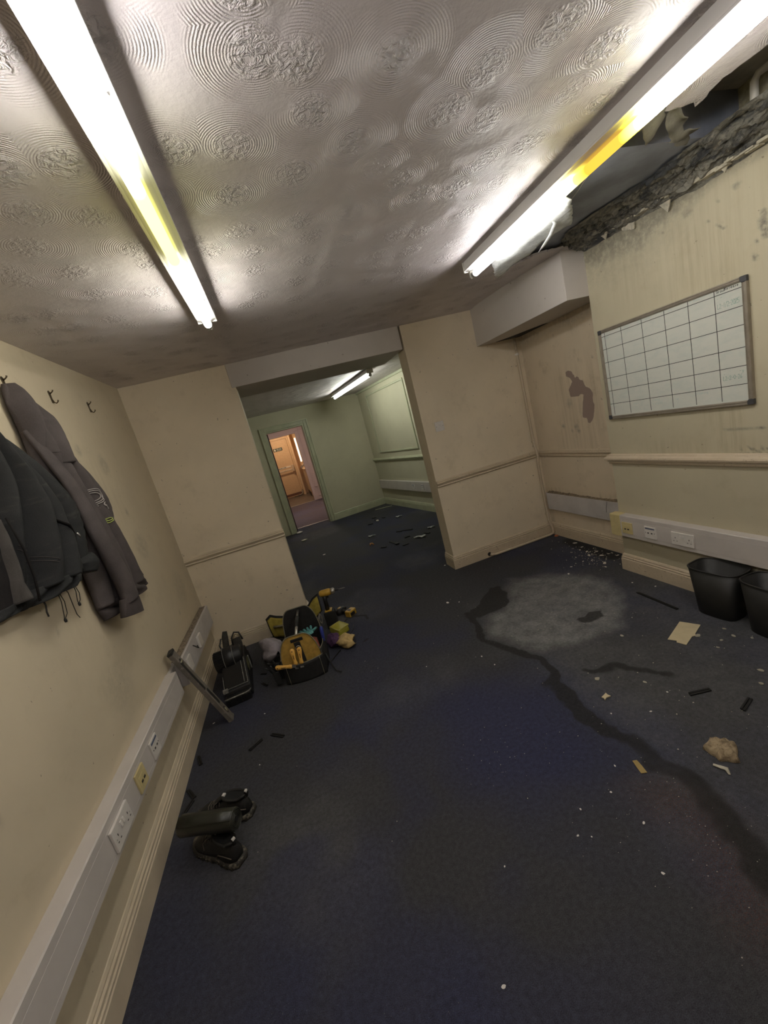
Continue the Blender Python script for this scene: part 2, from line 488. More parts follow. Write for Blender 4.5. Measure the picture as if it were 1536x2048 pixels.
def right_mask(Y, Z):
    wy_ = Y + (fbm(Y*12, Z*12, 55)-.5)*.06; wz_ = Z + (fbm(Y*12, Z*12, 56)-.5)*.06
    r = .75*sstep(.14, -.05, sdist(wy_, wz_, [(1.83,2.17),(1.61,2.09),(1.60,1.84),(1.85,1.90)]))
    r = np.maximum(r, .85*sstep(.05, -.03, sdist(wy_, wz_, [(1.76,1.20),(1.61,1.20),(1.60,.97),(1.74,.98)])))
    r = np.maximum(r, .35*sstep(.18, 0, sdist(Y, Z, [(2.2,2.25),(1.2,2.28),(1.2,1.9),(2.2,2.0)])))
    r = np.maximum(r, .5*sstep(.12, 0., dpoly(Y, Z, [(2.14,.985),(1.2,.975)])))
    g = np.zeros_like(Y); b = np.zeros_like(Y)
    # soot and damp under the broken ceiling edge
    top = np.interp(Y, [1.0, 1.6, 1.8, 1.95, 2.05, 2.3, 2.48], [2.30, 2.31, 2.25, 2.22, 2.19, 2.22, 2.24])
    b = .62*sstep(-.05, .06, wz_-top)
    b = np.maximum(b, .25*sstep(-.22, .05, wz_-top)*sstep(1.6, 1.9, Y))
    for (y, z, s, a) in ((1.684,2.144,.011,.8),(1.646,2.119,.007,.8),(1.624,2.103,.012,.8),(1.616,2.080,.012,.7),(1.440,2.020,.04,.8),(1.439,1.978,.03,.7),(1.485,1.954,.014,.7),(1.494,1.904,.010,.6),(1.678,2.270,.012,.6),(1.625,2.216,.007,.8),(1.956,2.292,.02,.6),(1.906,2.205,.009,.6),(1.78,2.235,.03,.45),(1.528,2.237,.02,.5),(1.34,2.08,.05,.6)):
        b = np.maximum(b, a*1.3*sstep(s, s*.25, np.hypot(wy_-y, wz_-z)))
    b = np.maximum(b, sstep(.012, .004, np.hypot((Y-1.483)*1.0, (Z-1.897)*.55)))
    b = np.maximum(b, sstep(.016, .004, np.hypot(Y-1.442, (Z-2.063)*.6)))
    b = np.maximum(b, 1.2*sstep(.009, .003, np.hypot((Y-1.500)*.35, Z-1.083)))
    b = np.maximum(b, 1.0*sstep(.006, .002, np.hypot((Y-1.545)*.4, Z-1.082)))
    b = np.maximum(b, .5*sstep(.005, .001, dpoly(Y, Z, [(1.68,1.089),(1.45,1.083)])))
    b = np.maximum(b, .95*(fbm(Y*60, Z*60, 90) > .56)*sstep(.030, .012, abs(Z-.966))*sstep(1.63, 1.58, Y)*sstep(1.40,1.46,Y))
    return np.stack([r, g, b, np.zeros_like(Y)], -1)
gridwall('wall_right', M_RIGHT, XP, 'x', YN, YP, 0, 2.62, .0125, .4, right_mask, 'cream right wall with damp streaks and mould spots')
PINK = [(3.087,1.634),(3.053,1.639),(3.013,1.624),(3.007,1.603),(2.992,1.590),(2.991,1.560),(2.967,1.575),(2.946,1.562),(2.940,1.541),(2.902,1.529),(2.886,1.478),(2.839,1.453),(2.816,1.418),(2.825,1.337),(2.813,1.316),(2.831,1.254),(2.847,1.206),(2.888,1.164),(2.913,1.171),(2.912,1.212),(2.964,1.221),(2.938,1.351),(2.912,1.413),(2.951,1.423),(2.975,1.407),(3.073,1.415),(3.081,1.479),(3.024,1.541),(3.042,1.574),(3.088,1.598)]
def alc_mask(Y, Z):
    g = sstep(.014, -.014, sdist(Y, Z, PINK))
    r = .6*sstep(.22, 0, sdist(Y, Z, [(3.15,1.55),(2.8,1.6),(2.8,1.0),(3.2,1.0)]))
    r = np.maximum(r, .8*sstep(.07, .0, abs(Z-.49))*(.4+fbm(Y*8, Z*8, 3)))
    b = np.zeros_like(Y)
    for (y, z, s, a) in ((3.058,1.145,.04,.6),(3.037,1.106,.03,.6),(3.117,1.111,.02,.5),(3.225,1.16,.03,.6),(2.768,1.691,.016,.6),(2.916,1.706,.012,.6),(3.170,1.969,.012,.9),(2.730,1.348,.008,.9),(3.1,1.36,.06,.35)):
        b = np.maximum(b, a*sstep(s, s*.2, np.hypot(Y-y, Z-z)))
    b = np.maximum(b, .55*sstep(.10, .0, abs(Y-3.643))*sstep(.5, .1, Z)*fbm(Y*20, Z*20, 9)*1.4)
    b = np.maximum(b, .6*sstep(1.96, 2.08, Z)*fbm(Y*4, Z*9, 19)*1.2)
    return np.stack([r, g, b, np.zeros_like(Y)], -1)
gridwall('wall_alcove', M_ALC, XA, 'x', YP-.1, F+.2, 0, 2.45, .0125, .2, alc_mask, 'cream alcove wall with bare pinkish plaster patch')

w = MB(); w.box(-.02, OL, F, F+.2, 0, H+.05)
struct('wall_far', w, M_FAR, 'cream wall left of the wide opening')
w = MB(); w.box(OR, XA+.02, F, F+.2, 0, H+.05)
struct('wall_far_right', w, M_FAR, 'cream wall right of the wide opening with light switch')
w = MB(); w.box(OL-.03, OR-.02, F-.004, F+.64, LZ, H+.05)
struct('ceiling_beam', w, M_BEAM, 'painted downstand beam over the wide opening', bevel=.004)
w = MB(); w.box(-.2, XA+.3, YN-.15, YN, 0, H+.3)
struct('wall_near', w, M_FAR, 'cream wall behind the viewpoint')
# boxed beam across the top of the alcove
bm_ = MB()
bm_.prism([(3.198, YP-.004), (3.135, F+.02), (XA+.05, F+.02), (XA+.05, YP+.02), (XP+.02, YP-.004)], 2.088, 2.47, lambda a, b, d: (a, b, d))
struct('ceiling_beam_alcove', bm_, M_BEAM, 'boxed white painted beam across the top of the alcove', bevel=.003)
M_MOULD = simple('black_mould_patch', (0.035, 0.034, 0.032), .9, var=.4, scale=40)
mo = MB(); mo.prism([(3.60,3.63),(3.33,3.62),(3.42,3.50),(3.56,3.22),(3.60,3.2)], 2.0855, 2.0885, lambda a, b, d: (a, b, d))
mo.build('mould_patch', M_MOULD, bpy.data.objects['ceiling_beam_alcove'])

# ---- back room
BA = math.atan(.106)
BD = Vector((math.cos(BA), math.sin(BA), 0)); BN = Vector((-math.sin(BA), math.cos(BA), 0))
BO = Vector((.909, 7.99, 0))
def bk(s, d, z): return tuple(BO + BD*s + BN*d + Vector((0,0,z)))     # along the back wall, depth behind it
def bbox(m, s0, s1, d0, d1, z0, z1):
    m.add([bk(s0,d0,z0),bk(s1,d0,z0),bk(s1,d1,z0),bk(s0,d1,z0),bk(s0,d0,z1),bk(s1,d0,z1),bk(s1,d1,z1),bk(s0,d1,z1)],
          [(0,3,2,1),(4,5,6,7),(0,1,5,4),(1,2,6,5),(2,3,7,6),(3,0,4,7)]); return m
DW, DH = .775, 2.045
w = MB(); bbox(w, -1.05, 0, 0, .16, 0, H); bbox(w, DW, 2.15, 0, .16, 0, H); bbox(w, 0, DW, 0, .16, DH, H)
struct('wall_back', w, M_BACK, 'pale green lit wall of the back room around the doorway')
RA = Vector((XA-.005, F+.19, 0)); RB = Vector((2.905, 8.25, 0)); RD = (RB-RA).normalized(); RN = Vector((RD.y, -RD.x, 0))  # RN points out of the room
if RN.x < 0: RN = -RN
def rw(s, d, z): return tuple(RA + RD*s + RN*d + Vector((0,0,z)))     # s along, d>0 behind the face
def rbox(m, s0, s1, d0, d1, z0, z1):
    m.add([rw(s0,d0,z0),rw(s1,d0,z0),rw(s1,d1,z0),rw(s0,d1,z0),rw(s0,d0,z1),rw(s1,d0,z1),rw(s1,d1,z1),rw(s0,d1,z1)],
          [(0,3,2,1),(4,5,6,7),(0,1,5,4),(1,2,6,5),(2,3,7,6),(3,0,4,7)]); return m
RL = (RB-RA).length
w = MB(); rbox(w, 0, RL, 0, .15, 0, H)
struct('wall_back_right', w, M_BACK, 'pale green panelled side wall of the back room')
w = MB(); w.box(-.15, 0, F+.2, 8.1, 0, H)
struct('wall_back_left', w, M_BACK, 'green cream left wall of the back room')
c2 = MB(); c2.box(-.1, XA+.1, F+.1, 8.45, H-.025, H+.06)
struct('ceiling_back', c2, M_CEIL, 'swirled plaster ceiling of the back room')

# architrave of doorway, in three moulded pieces
ar = MB()
for (s0, s1, z0, z1) in ((-.085, 0, 0, DH+.085), (DW, DW+.085, 0, DH+.085), (0, DW, DH, DH+.085)):
    bbox(ar, s0, s1, -.016, 0, z0, z1)
for (s0, s1, z0, z1) in ((-.085, -.06, 0, DH+.085), (DW+.06, DW+.085, 0, DH+.085), (-.06, DW+.06, DH+.06, DH+.085)):
    bbox(ar, s0, s1, -.028, -.016, z0, z1)
bbox(ar, 0, .03, 0, .16, 0, DH); bbox(ar, DW-.03, DW, 0, .16, 0, DH); bbox(ar, .03, DW-.03, 0, .16, DH-.03, DH)
struct('trim_2', ar, M_TRIMB, 'moulded architrave around the doorway', bevel=.004)

# ---- swept mouldings
def sweep(name, path, prof, mat, label=None, zoff=0, parent=None, side=1, noise=0):
    """path: xy points, prof: (offset from wall towards the room, height); side: which side the room is on"""
    m = MB(); P = [Vector((p[0], p[1])) for p in path]; rings = []
    for i, p in enumerate(P):
        ns = []
        if i > 0: d = (P[i]-P[i-1]).normalized(); ns.append(Vector((-d.y, d.x))*side)
        if i < len(P)-1: d = (P[i+1]-P[i]).normalized(); ns.append(Vector((-d.y, d.x))*side)
        if len(ns) == 2:
            b = (ns[0]+ns[1]).normalized(); b = b / max(.3, b.dot(ns[0]))
        else: b = ns[0]
        rings.append([(p.x+b.x*o, p.y+b.y*o, z+zoff) for o, z in prof])
    m.loft(rings, True, True)
    return struct(name, m, mat, label) if parent is None else m.build(name, mat, parent)
SK = [(0,0),(.02,0),(.02,.096),(.0145,.100),(.0175,.106),(.0175,.113),(.011,.117),(.012,.127),(.005,.137),(0,.140)]
SKL = [(0,0),(.021,0),(.021,.094),(.015,.097),(.019,.101),(.019,.110),(.012,.113),(.015,.117),(.015,.127),(.007,.130),(.009,.138),(.004,.148),(0,.15)]
sweep('baseboard_left', [(0, YN), (0, F), (OL, F), (OL, F+.2)], SKL, M_TRIM, 'moulded cream skirting along left wall and corner', side=-1)
sweep('baseboard_far', [(OR, F+.2), (OR, F), (XA, F), (XA, YP), (XP, YP), (XP, YN)], SK, M_TRIMD, 'dirty cream skirting round the alcove and right wall', side=-1)
def bpt(s, d=0): q = bk(s, d, 0); return (q[0], q[1])
def rpt(s, d=0): q = rw(s, d, 0); return (q[0], q[1])
sweep('baseboard_back', [bpt(DW+.085), bpt(2.02)], SK, M_TRIMB, 'green skirting on the back room wall', side=-1)
sweep('baseboard_back_right', [rpt(RL-.1), rpt(0.05)], SK, M_TRIMB, 'green skirting on the panelled side wall', side=-1)
DADO = [(0,0),(.012,.003),(.016,.010),(.012,.018),(.015,.026),(.024,.036),(.026,.044),(.020,.050),(.020,.058),(.008,.066),(0,.07)]
DADO = [(o, z+.872) for o, z in DADO]
sweep('trim_3', [(0.0, F), (OL+.006, F), ], DADO, M_TRIM, 'moulded dado rail left of opening', side=-1)
sweep('trim_4', [(OR, F), (XA, F), (XA, YP)], DADO, M_TRIMD, 'moulded dado rail right of opening and in the alcove', side=-1)
DADO2 = [(0,0),(.012,.0),(.016,.008),(.013,.014),(.022,.018),(.022,.026),(.034,.030),(.038,.042),(.034,.052),(.022,.060),(.018,.068),(0,.074)]
DADO2 = [(o, z+.880) for o, z in DADO2]
sweep('trim_5', [(XP+.09, YP), (XP, YP), (XP, YN)], DADO2, M_TRIMD, 'heavy moulded dado rail on the right wall', side=-1)
sweep('trim_6', [rpt(RL-.02), rpt(.05)], [(o, z+.045) for o, z in DADO2], M_TRIMB, 'dado rail on the panelled side wall', side=-1)
# panel mouldings on the side wall of the back room
def panel(name, s0, s1, z0, z1):
    m = MB()
    for a0, a1, b0, b1 in ((s0, s1, z0, z0+.03), (s0, s1, z1-.03, z1), (s0, s0+.03, z0+.03, z1-.03), (s1-.03, s1, z0+.03, z1-.03)):
        rbox(m, a0, a1, -.018, 0, b0, b1)
    return m.build(name, M_TRIMB, bpy.data.objects['wall_back_right'], bevel=.006)
def rs(y): return (y - RA.y) / RD.y
panel('panel_moulding', rs(6.20), rs(7.78), 1.10, 2.25)
panel('panel_moulding', rs(4.3), rs(5.93), 1.10, 2.25)
cov = MB(); rbox(cov, 0, RL-.02, -.03, 0, 2.335, 2.378)
struct('trim_7', cov, M_TRIMB, 'small cornice at the top of the panelled wall', bevel=.008)

# ---- corridor and exit lobby beyond the doorway
w = MB(); w.box(-.3, .62, 8.2, 12.05, 0, 2.5)
struct('wall_corridor_left', w, M_PINK, 'pinkish corridor wall on the left')
w = MB(); w.box(2.3, 2.5, 8.45, 14.6, 0, 2.5)
struct('wall_corridor_right', w, M_PEACH, 'peach corridor wall on the right')
w = MB(); w.box(-.3, .93, 12.05, 12.17, 0, 2.5); w.box(1.69, 2.4, 12.05, 12.17, 0, 2.5); w.box(.93, 1.69, 12.05, 12.17, 2.06, 2.5)
wc = struct('wall_corridor_cross', w, M_PINK, 'pink panelled cross wall with inner doorway')
pm = MB()
for x0, x1, z0, z1 in ((1.80,2.2,.39,.41),(1.80,2.2,2.13,2.15),(1.80,1.82,.39,2.15),(1.84,2.2,.10,.12),(1.84,1.86,.10,.36),(1.84,2.2,.34,.36),(.5,2.2,2.19,2.21),(1.69,1.765,0,2.12),(.86,.93,0,2.12),(.93,1.69,2.06,2.12)):
    pm.box(x0, x1, 12.03, 12.05, z0, z1)
pm.build('panel_moulding', M_PINK, wc, bevel=.004)
w = MB(); w.box(-.3, 2.6, 14.55, 14.7, 0, 2.5); w.box(1.53, 1.60, 14.3, 14.55, 0, 2.3)
struct('wall_exit', w, M_PEACH, 'peach end wall around the exit door')
w = MB(); w.box(-.3, 2.6, 8.15, 14.7, 2.42, 2.5)
struct('ceiling_corridor', w, M_PEACH, 'plain corridor ceiling')
w = MB(); w.box(1.72, 2.3, 13.3, 14.55, 0, .90)
wl = struct('wall_exit_side', w, M_PEACH, 'low boxed-in wall beside the exit door', bevel=.004)
lip = MB(); lip.box(1.70, 2.3, 13.28, 14.55, .90, .925); lip.build('ledge', M_PEACH, wl, bevel=.004)
kb = MB(); kb.box(1.700, 1.72, 13.25, 14.3, 0, .14); kb.build('kick_board', M_BLACK, wl)

# ================================================================== CEILING, BROKEN ON THE RIGHT
from mathutils.geometry import delaunay_2d_cdt
def jag(pts, step=.018, amp=.008, seed=1):
    r = random.Random(seed); out = []
    for (a, b) in zip(pts[:-1], pts[1:]):
        A, B = Vector(a), Vector(b); n = max(1, int((B-A).length/step))
        d = (B-A).normalized() if (B-A).length > 0 else Vector((1,0)); nn = Vector((-d.y, d.x))
        for k in range(n):
            p = A + (B-A)*k/n
            if k or True: p = p + nn*r.uniform(-amp, amp)
            out.append((p.x, p.y))
    out.append(tuple(pts[-1]))
    return out
BITE = jag([(3.40,.30),(2.95,.33),(2.86,.42),(2.82,.80),(2.803,1.055),(2.785,1.119),(2.769,1.167),(2.787,1.194),(2.804,1.236),(2.811,1.278),(2.775,1.267),(2.735,1.278),(2.62,1.30),(2.54,1.35),(2.52,1.5),(2.525,1.68),(2.58,1.80),(2.66,2.0),(2.72,2.22),(2.80,2.45),(2.885,2.64),(2.93,2.60),(2.99,2.46),(3.185,2.43),(3.40,2.48)])
def ceilz(x, y):
    return H + .032*float(sstep(1.2, 2.6, np.array(x)))*float(sstep(2.3, 3.3, np.array(y)))
outline = [(-.03, YN-.05), (3.40, YN-.05)] + BITE + [(3.40, 2.52), (3.64, 2.52), (3.64, F+.03), (-.03, F+.03)]
pts = [Vector(p) for p in outline]; n0 = len(pts)
for i in range(16):
    for j in range(21):
        p = (.1+i*.22, -1.4+j*.24)
        if bool(inside(np.array(p[0]), np.array(p[1]), outline)) and float(dpoly(np.array(p[0]), np.array(p[1]), outline+[outline[0]])) > .05:
            pts.append(Vector(p))
res = delaunay_2d_cdt(pts, [(i, (i+1) % n0) for i in range(n0)], [], 1, 1e-6)
cv, ce, cfaces = res[0], res[1], res[2]
ceil = MB()
low = [(v.x, v.y, ceilz(v.x, v.y)) for v in cv]; top_ = [(v.x, v.y, ceilz(v.x, v.y)+.014) for v in cv]
nv_ = len(cv)
ceil.v = low + top_
ceil.f = [tuple(f) for f in cfaces] + [tuple(i+nv_ for i in f[::-1]) for f in cfaces]
cnt = {}
for f in cfaces:
    for a, b in zip(f, list(f[1:])+[f[0]]): cnt[(a, b)] = 1
for (a, b) in list(cnt):
    if (b, a) not in cnt: ceil.f.append((b, a, a+nv_, b+nv_))
struct('ceiling', ceil, M_CEIL, 'swirl textured plaster ceiling broken open along the right wall')
cvd = MB(); cvd.box(2.30, 3.5, .05, 2.80, 2.645, 2.66)
ceil_o = struct('ceiling_void', cvd, M_FAR, 'dark void with boards and broken plaster above the ceiling hole')

# void above the hole: boards, a joist and unseen sides added to keep it dark
M_SLATE = simple('damp_slate_board', (0.25, 0.27, 0.325), .55, var=.22, scale=5, obj=False)
M_BROWNB = simple('dusty_brown_board', (0.50, 0.46, 0.40), .8, var=.25, scale=7, obj=False)
M_VOIDSIDE = simple('void_side_timber', (0.16, 0.12, 0.08), .8, var=.3, scale=12, obj=False)
b1 = MB(); b1.box(2.42, 3.5, 1.53, 2.69, 2.434, 2.452); b1.build('void_board', M_SLATE, ceil_o)
b2 = MB(); b2.box(2.42, 3.5, .16, 1.52, 2.60, 2.625); b2.build('void_board', M_BROWNB, ceil_o)
jo = MB(); jo.box(2.42, 3.5, 1.515, 1.56, 2.430, 2.64); jo.build('joist_and_void_side', M_SLATE, ceil_o)
jo = MB(); jo.box(2.36, 2.41, .1, 2.75, 2.416, 2.62); jo.build('joist_and_void_side', M_VOIDSIDE, ceil_o)  # from here on, unseen side closures put in to darken the void
jo = MB(); jo.box(2.41, 3.5, 2.70, 2.75, 2.416, 2.55); jo.build('joist_and_void_side', M_VOIDSIDE, ceil_o)
jo = MB(); jo.box(2.41, 3.5, .1, .15, 2.416, 2.62); jo.build('joist_and_void_side', M_VOIDSIDE, ceil_o)

# rubble ledge of broken plaster along the wall
def rubble_mat():
    t = NT('mottled_broken_plaster'); c = t.coord((1, .45, 1))
    a = t.noise(c, 14, 8, .75, .6); b = t.noise(c, 55, 6, .7); d = t.noise(c, 5, 4, .6)
    col = t.mix(t.ramp(a, .36, .60), (0.06, 0.062, 0.066), (0.30, 0.285, 0.24))
    col = t.mix(t.ramp(b, .55, .70), col, (0.36, 0.32, 0.25))
    col = t.mix(t.ramp(b, .45, .30), col, (0.045, 0.045, 0.046))
    col = t.mix(t.math('MULTIPLY', t.ramp(d, .50, .62), .8), col, (0.085, 0.095, 0.115))
    return t.done(col, .85, 0, t.bump(t.math('ADD', a, b), .012))
M_RUB = rubble_mat()
def inner_x(y): return float(np.interp(y, [.3, 1.0, 1.44, 1.72, 1.93, 2.12, 2.24, 2.42], [3.15, 3.16, 3.155, 3.16, 3.13, 3.09, 3.07, 3.16]))
def top_z(y): return float(np.interp(y, [.3, 1.4, 1.61, 1.89, 2.07, 2.37, 2.49], [2.33, 2.325, 2.312, 2.335, 2.352, 2.361, 2.377]))
def rub(u, v):
    y = .32 + u*2.15; t = v
    x = inner_x(y)*(1-t) + (XP-.002)*t
    z = 2.428*(1-t)**.8 + top_z(y)*(1-(1-t)**.8)
    n1 = float(fbm(np.array(y*14), np.array(t*5.0), 61, 5))-.5; n2 = float(fbm(np.array(y*45), np.array(t*16), 63, 3))-.5
    k = min(1, 6*t*(1-t)+.25)
    if v >= .999: return (XP-.001, y, top_z(y) + .022*n1)
    return (x + (.075*n1 + .03*n2)*(1-t)**.5, y, z + (.055*n1+.030*n2)*k)
rm = MB(); rm.grid(rub, 180, 22)
rub_o = rm.build('plaster_rubble', M_RUB, ceil_o, fix=False)
# pale ragged rim of the lost cornice and a few hanging fragments
M_CHIP = simple('pale_plaster_chip', (0.50, 0.46, 0.36), .8, var=.25, scale=40, bump=.002)
rim = MB()
for k in range(34):
    y = 1.30 + k*.034 + rnd.uniform(-.01, .01)
    z = float(np.interp(y, [1.3, 1.6, 1.8, 2.0, 2.3, 2.5], [2.33, 2.338, 2.367, 2.374, 2.392, 2.40])) + rnd.uniform(-.008, .006)
    l = rnd.uniform(.012, .03); h_ = rnd.uniform(.003, .009)
    rim.box(XP-.045-rnd.uniform(0,.02), XP-.012, y-l, y+l, z-h_, z+h_, Matrix.Translation((0,0,0)) )
rim.build('cornice_remnant', M_CHIP, ceil_o, bevel=.002)
def flake(poly, z, th=.004, f=None): 
    m = MB(); m.prism(poly, z, z+th, f or (lambda a, b, d: (a, b, d))); return m
m = MB(); m.prism(jag([(2.163,2.372),(2.11,2.366),(2.063,2.350),(2.068,2.317),(2.10,2.322),(2.137,2.335),(2.163,2.372)], .01, .004, 4)[:-1], XP-.016, XP-.010, lambda a, b, d: (d, a, b))
m.build('plaster_fragment', M_CHIP, ceil_o)
for (y, z, l) in ((1.86,2.32,.03),(2.25,2.375,.035),(1.57,2.335,.03)):
    m = MB(); m.prism([(y-l,z+.02),(y+l,z+.022),(y+l*.5,z-.004),(y+.003,z-.028),(y-l*.5,z-.005)], XP-.03, XP-.024, lambda a, b, d: (d+(2.33-b)*.4, a, b))
    m.build('plaster_fragment', M_CHIP, ceil_o)

# hanging scraps of lining paper: curled thin sheets with a real thickness
def paper_mat(name, col):
    t = NT(name); c = t.coord()
    n = t.noise(c, 30, 5, .7)
    cc = t.mix(t.ramp(n, .35, .7), tuple(x*.75 for x in col), col)
    return t.done(cc, .8, 0, t.bump(n, .003))
M_PAPG = paper_mat('grey_torn_paper', (0.19, 0.175, 0.135))
M_PAPW = paper_mat('white_lining_paper', (0.74, 0.76, 0.72))
def scrap(name, poly, zfun, mat, label, step=.016, amp=.006, seed=3, th=.0025):
    o2 = jag(poly+[poly[0]], step, amp, seed)[:-1]
    ps = [Vector(p) for p in o2]; k = len(ps)
    xs_ = [p.x for p in ps]; ys_ = [p.y for p in ps]
    for i in range(26):
        for j in range(26):
            q = (min(xs_)+(max(xs_)-min(xs_))*(i+.5)/26, min(ys_)+(max(ys_)-min(ys_))*(j+.5)/26)
            if bool(inside(np.array(q[0]), np.array(q[1]), o2)) and float(dpoly(np.array(q[0]), np.array(q[1]), o2+[o2[0]])) > .006: ps.append(Vector(q))
    rs_ = delaunay_2d_cdt(ps, [(i, (i+1) % k) for i in range(k)], [], 1, 1e-7)
    m = MB(); m.v = [(v.x, v.y, zfun(v.x, v.y)) for v in rs_[0]]; m.f = [tuple(f) for f in rs_[2]]
    return m.build(name, mat, None, True, solid=th, label=label, cat='torn paper', fix=True)
scrap('hanging_paper', [(2.705,1.275),(2.74,1.28),(2.79,1.30),(2.83,1.345),(2.876,1.317),(2.905,1.345),(2.885,1.365),(2.933,1.415),(2.897,1.425),(2.80,1.375),(2.72,1.330)],
      lambda x, y: 2.402 - .045*float(sstep(.0,.16,np.array((x-2.70)*.5+(y-1.28)))) + .005*math.sin(x*60+y*40) + .006*math.sin(x*23-y*90), M_PAPG,
      'grey torn lining paper curling down from the edge of the ceiling hole')
scrap('hanging_paper', [(2.59,1.26),(2.66,1.265),(2.69,1.31),(2.685,1.359),(2.673,1.366),(2.63,1.34),(2.585,1.314)],
      lambda x, y: 2.402 - .05*float(sstep(.0,.10,np.array(y-1.27))) + .006*math.sin(x*70), M_PAPG,
      'small pointed scrap of torn paper hanging beside the yellow part of the tube', seed=5)
SH = [(2.53,1.70),(2.571,1.695),(2.618,1.705),(2.702,1.791),(2.810,1.929),(2.785,1.961),(2.789,2.050),(2.766,2.131),(2.789,2.262),(2.763,2.423),(2.772,2.585),(2.70,2.50),(2.579,2.330),(2.53,2.30)]
scrap('lining_paper_sheet', SH, lambda x, y: 2.394 - .05*float(sstep(2.52, 2.66, np.array(x))) + .004*math.sin(y*22), M_PAPW,
      'white lining paper sheet peeled loose under the broken ceiling by the tube', step=.02, amp=.005, seed=8)
cu = MB()
CP = [(2.645,1.868,2.345),(2.672,1.882,2.338),(2.732,1.990,2.332),(2.784,2.120,2.330),(2.792,2.178,2.320)]
cu.tube(CP, [.004,.009,.012,.010,.003], 8, flat=.35)
cu.build('paper_curl', M_PAPW, bpy.data.objects['lining_paper_sheet'], True)
hw = MB(); hw.tube([(2.66,1.56,2.431),(2.74,1.78,2.422),(2.84,2.05,2.430)], .0012, 5)
hw.build('hanging_thread', M_WHITE, None, label='thin pale thread hanging across the dark ceiling void', cat='thread')
wp = MB(); wp.tube([(3.306,1.408,2.44),(3.304,1.404,2.52),(3.304,1.402,2.545),(3.310,1.392,2.565),(3.33,1.36,2.572),(3.42,1.22,2.58)], .0145, 14)
wpo = wp.build('waste_pipe', M_WHITE, None, True, label='bent white plastic pipe coming out of the ceiling void', cat='pipe')

# ================================================================== FLUORESCENT BATTENS
def tube_mat(name, stops, strength):
    """stops: (world y, colour multiplied into the radiance)"""
    t = NT(name); c = t.coord()
    sp = t.n('ShaderNodeSeparateXYZ'); t.l(c, sp.inputs[0])
    y0, y1 = stops[0][0], stops[-1][0]
    f = t.n('ShaderNodeMapRange'); t.l(sp.outputs[1], f.inputs['Value']); f.inputs['From Min'].default_value = y0; f.inputs['From Max'].default_value = y1
    cr = t.n('ShaderNodeValToRGB'); t.l(f.outputs[0], cr.inputs[0])
    el = cr.color_ramp.elements
    while len(el) > 1: el.remove(el[0])
    for i, (y, col) in enumerate(stops):
        e = el[0] if i == 0 else el.new((y-y0)/(y1-y0))
        e.position = (y-y0)/(y1-y0); e.color = (*col, 1)
    em = t.n('ShaderNodeEmission'); t.l(cr.outputs[0], em.inputs[0]); em.inputs[1].default_value = strength
    t.l(em.outputs[0], t.out.inputs[0]); t.t.nodes.remove(t.b)
    return t.m
W_ = (1, .97, .93)
S_ = 1.0/TUBE_MAIN
M_TL = tube_mat('tube_glow_left', [(.5,(1,.96,1)),(1.0,(1,.98,.95)),(1.15,(.5,.5,.36)),(1.25,(3*S_,2.9*S_,.80*S_)),(1.62,(3*S_,2.85*S_,.72*S_)),(1.78,(.7,.68,.52)),(1.88,(1,.97,.86)),(2.40,(1,.98,.9))], TUBE_MAIN)
M_TR = tube_mat('tube_glow_right', [(.5,(1,.98,1)),(1.12,(1,.98,.90)),(1.20,(.4,.36,.9*S_)),(1.26,(1.4*S_,.80*S_,.10*S_)),(1.42,(1.4*S_,.78*S_,.08*S_)),(1.48,(5*S_,4*S_,.5*S_)),(1.56,(.6,.55,.3)),(1.64,(1,.97,.93)),(2.40,(1,.98,.98))], TUBE_MAIN)
M_TB = emit('tube_glow_back', (0.96, 1.0, 0.90), TUBE_BACK)
M_BATT = simple('white_enamel_batten', (0.66, 0.64, 0.62), .35, var=.05, scale=6)
M_HOLD = simple('off_white_lampholder', (0.70, 0.68, 0.62), .4, var=.05)
def batten(label, x, yc, L, ztop, mat, rz=0.0, reach=1.0, pos=None):
    t = thing('fluorescent_light', label, 'ceiling light', (x, yc, ztop), rz)
    h = L/2
    b = MB()
    prof = [(-.043,0),(-.043,-.040),(-.047,-.044),(-.047,-.050),(-.038,-.052),(-.024,-.058),(.024,-.058),(.038,-.052),(.047,-.050),(.047,-.044),(.043,-.040),(.043,0)]
    b.loft([[(p[0], y, p[1]) for p in prof] for y in (-h, h)])
    bo = b.build('body', M_BATT, t)
    for s in (-.55, -.08, .42):
        sc = MB(); sc.lathe([(.0,-.0022),(.005,-.002),(.006,0),(.005,.001)], 10, Matrix.Translation((.03, s*L*.9, -.0565)))
        sc.build('screw', M_ALU, bo)
    for s in (-1, 1):
        e = MB(); e.box(-.049, .049, s*h-.006*(s > 0), s*h+.006*(s < 0)+ (0 if s < 0 else .0), -.060, 0)
        e.v = [(a, (s*(h-.004) if abs(yy-s*h) > 1e-6 else s*(h+.006)), c) for a, yy, c in e.v]
        e.build('end_cap', M_HOLD, t, bevel=.003)
        hld = MB(); y_ = s*(h-.012)
        hld.prism([(-.018,-.055),(-.018,-.085),(-.010,-.101),(.010,-.101),(.018,-.085),(.018,-.055)], y_-.009, y_+.009, lambda a, c, d: (a, d, c))
        hld.build('lamp_holder', M_HOLD, t, bevel=.002)
    tb = MB(); tb.lathe([(.010,-h+.024),(.0185,-h+.030),(.0185,h-.030),(.010,h-.024)], 20, Matrix.Translation((0,0,-.081)) @ Matrix.Rotation(-PI/2, 4, 'X'))
    tb.build('tube', mat, t, True)
    for s in (-1, 1):
        cp = MB(); cp.lathe([(.0190,-.012),(.0190,.012)], 20, Matrix.Translation((0, s*(h-.033), -.081)) @ Matrix.Rotation(-PI/2, 4, 'X'))
        cp.build('tube_cap', M_ALU, t, True)
    return t
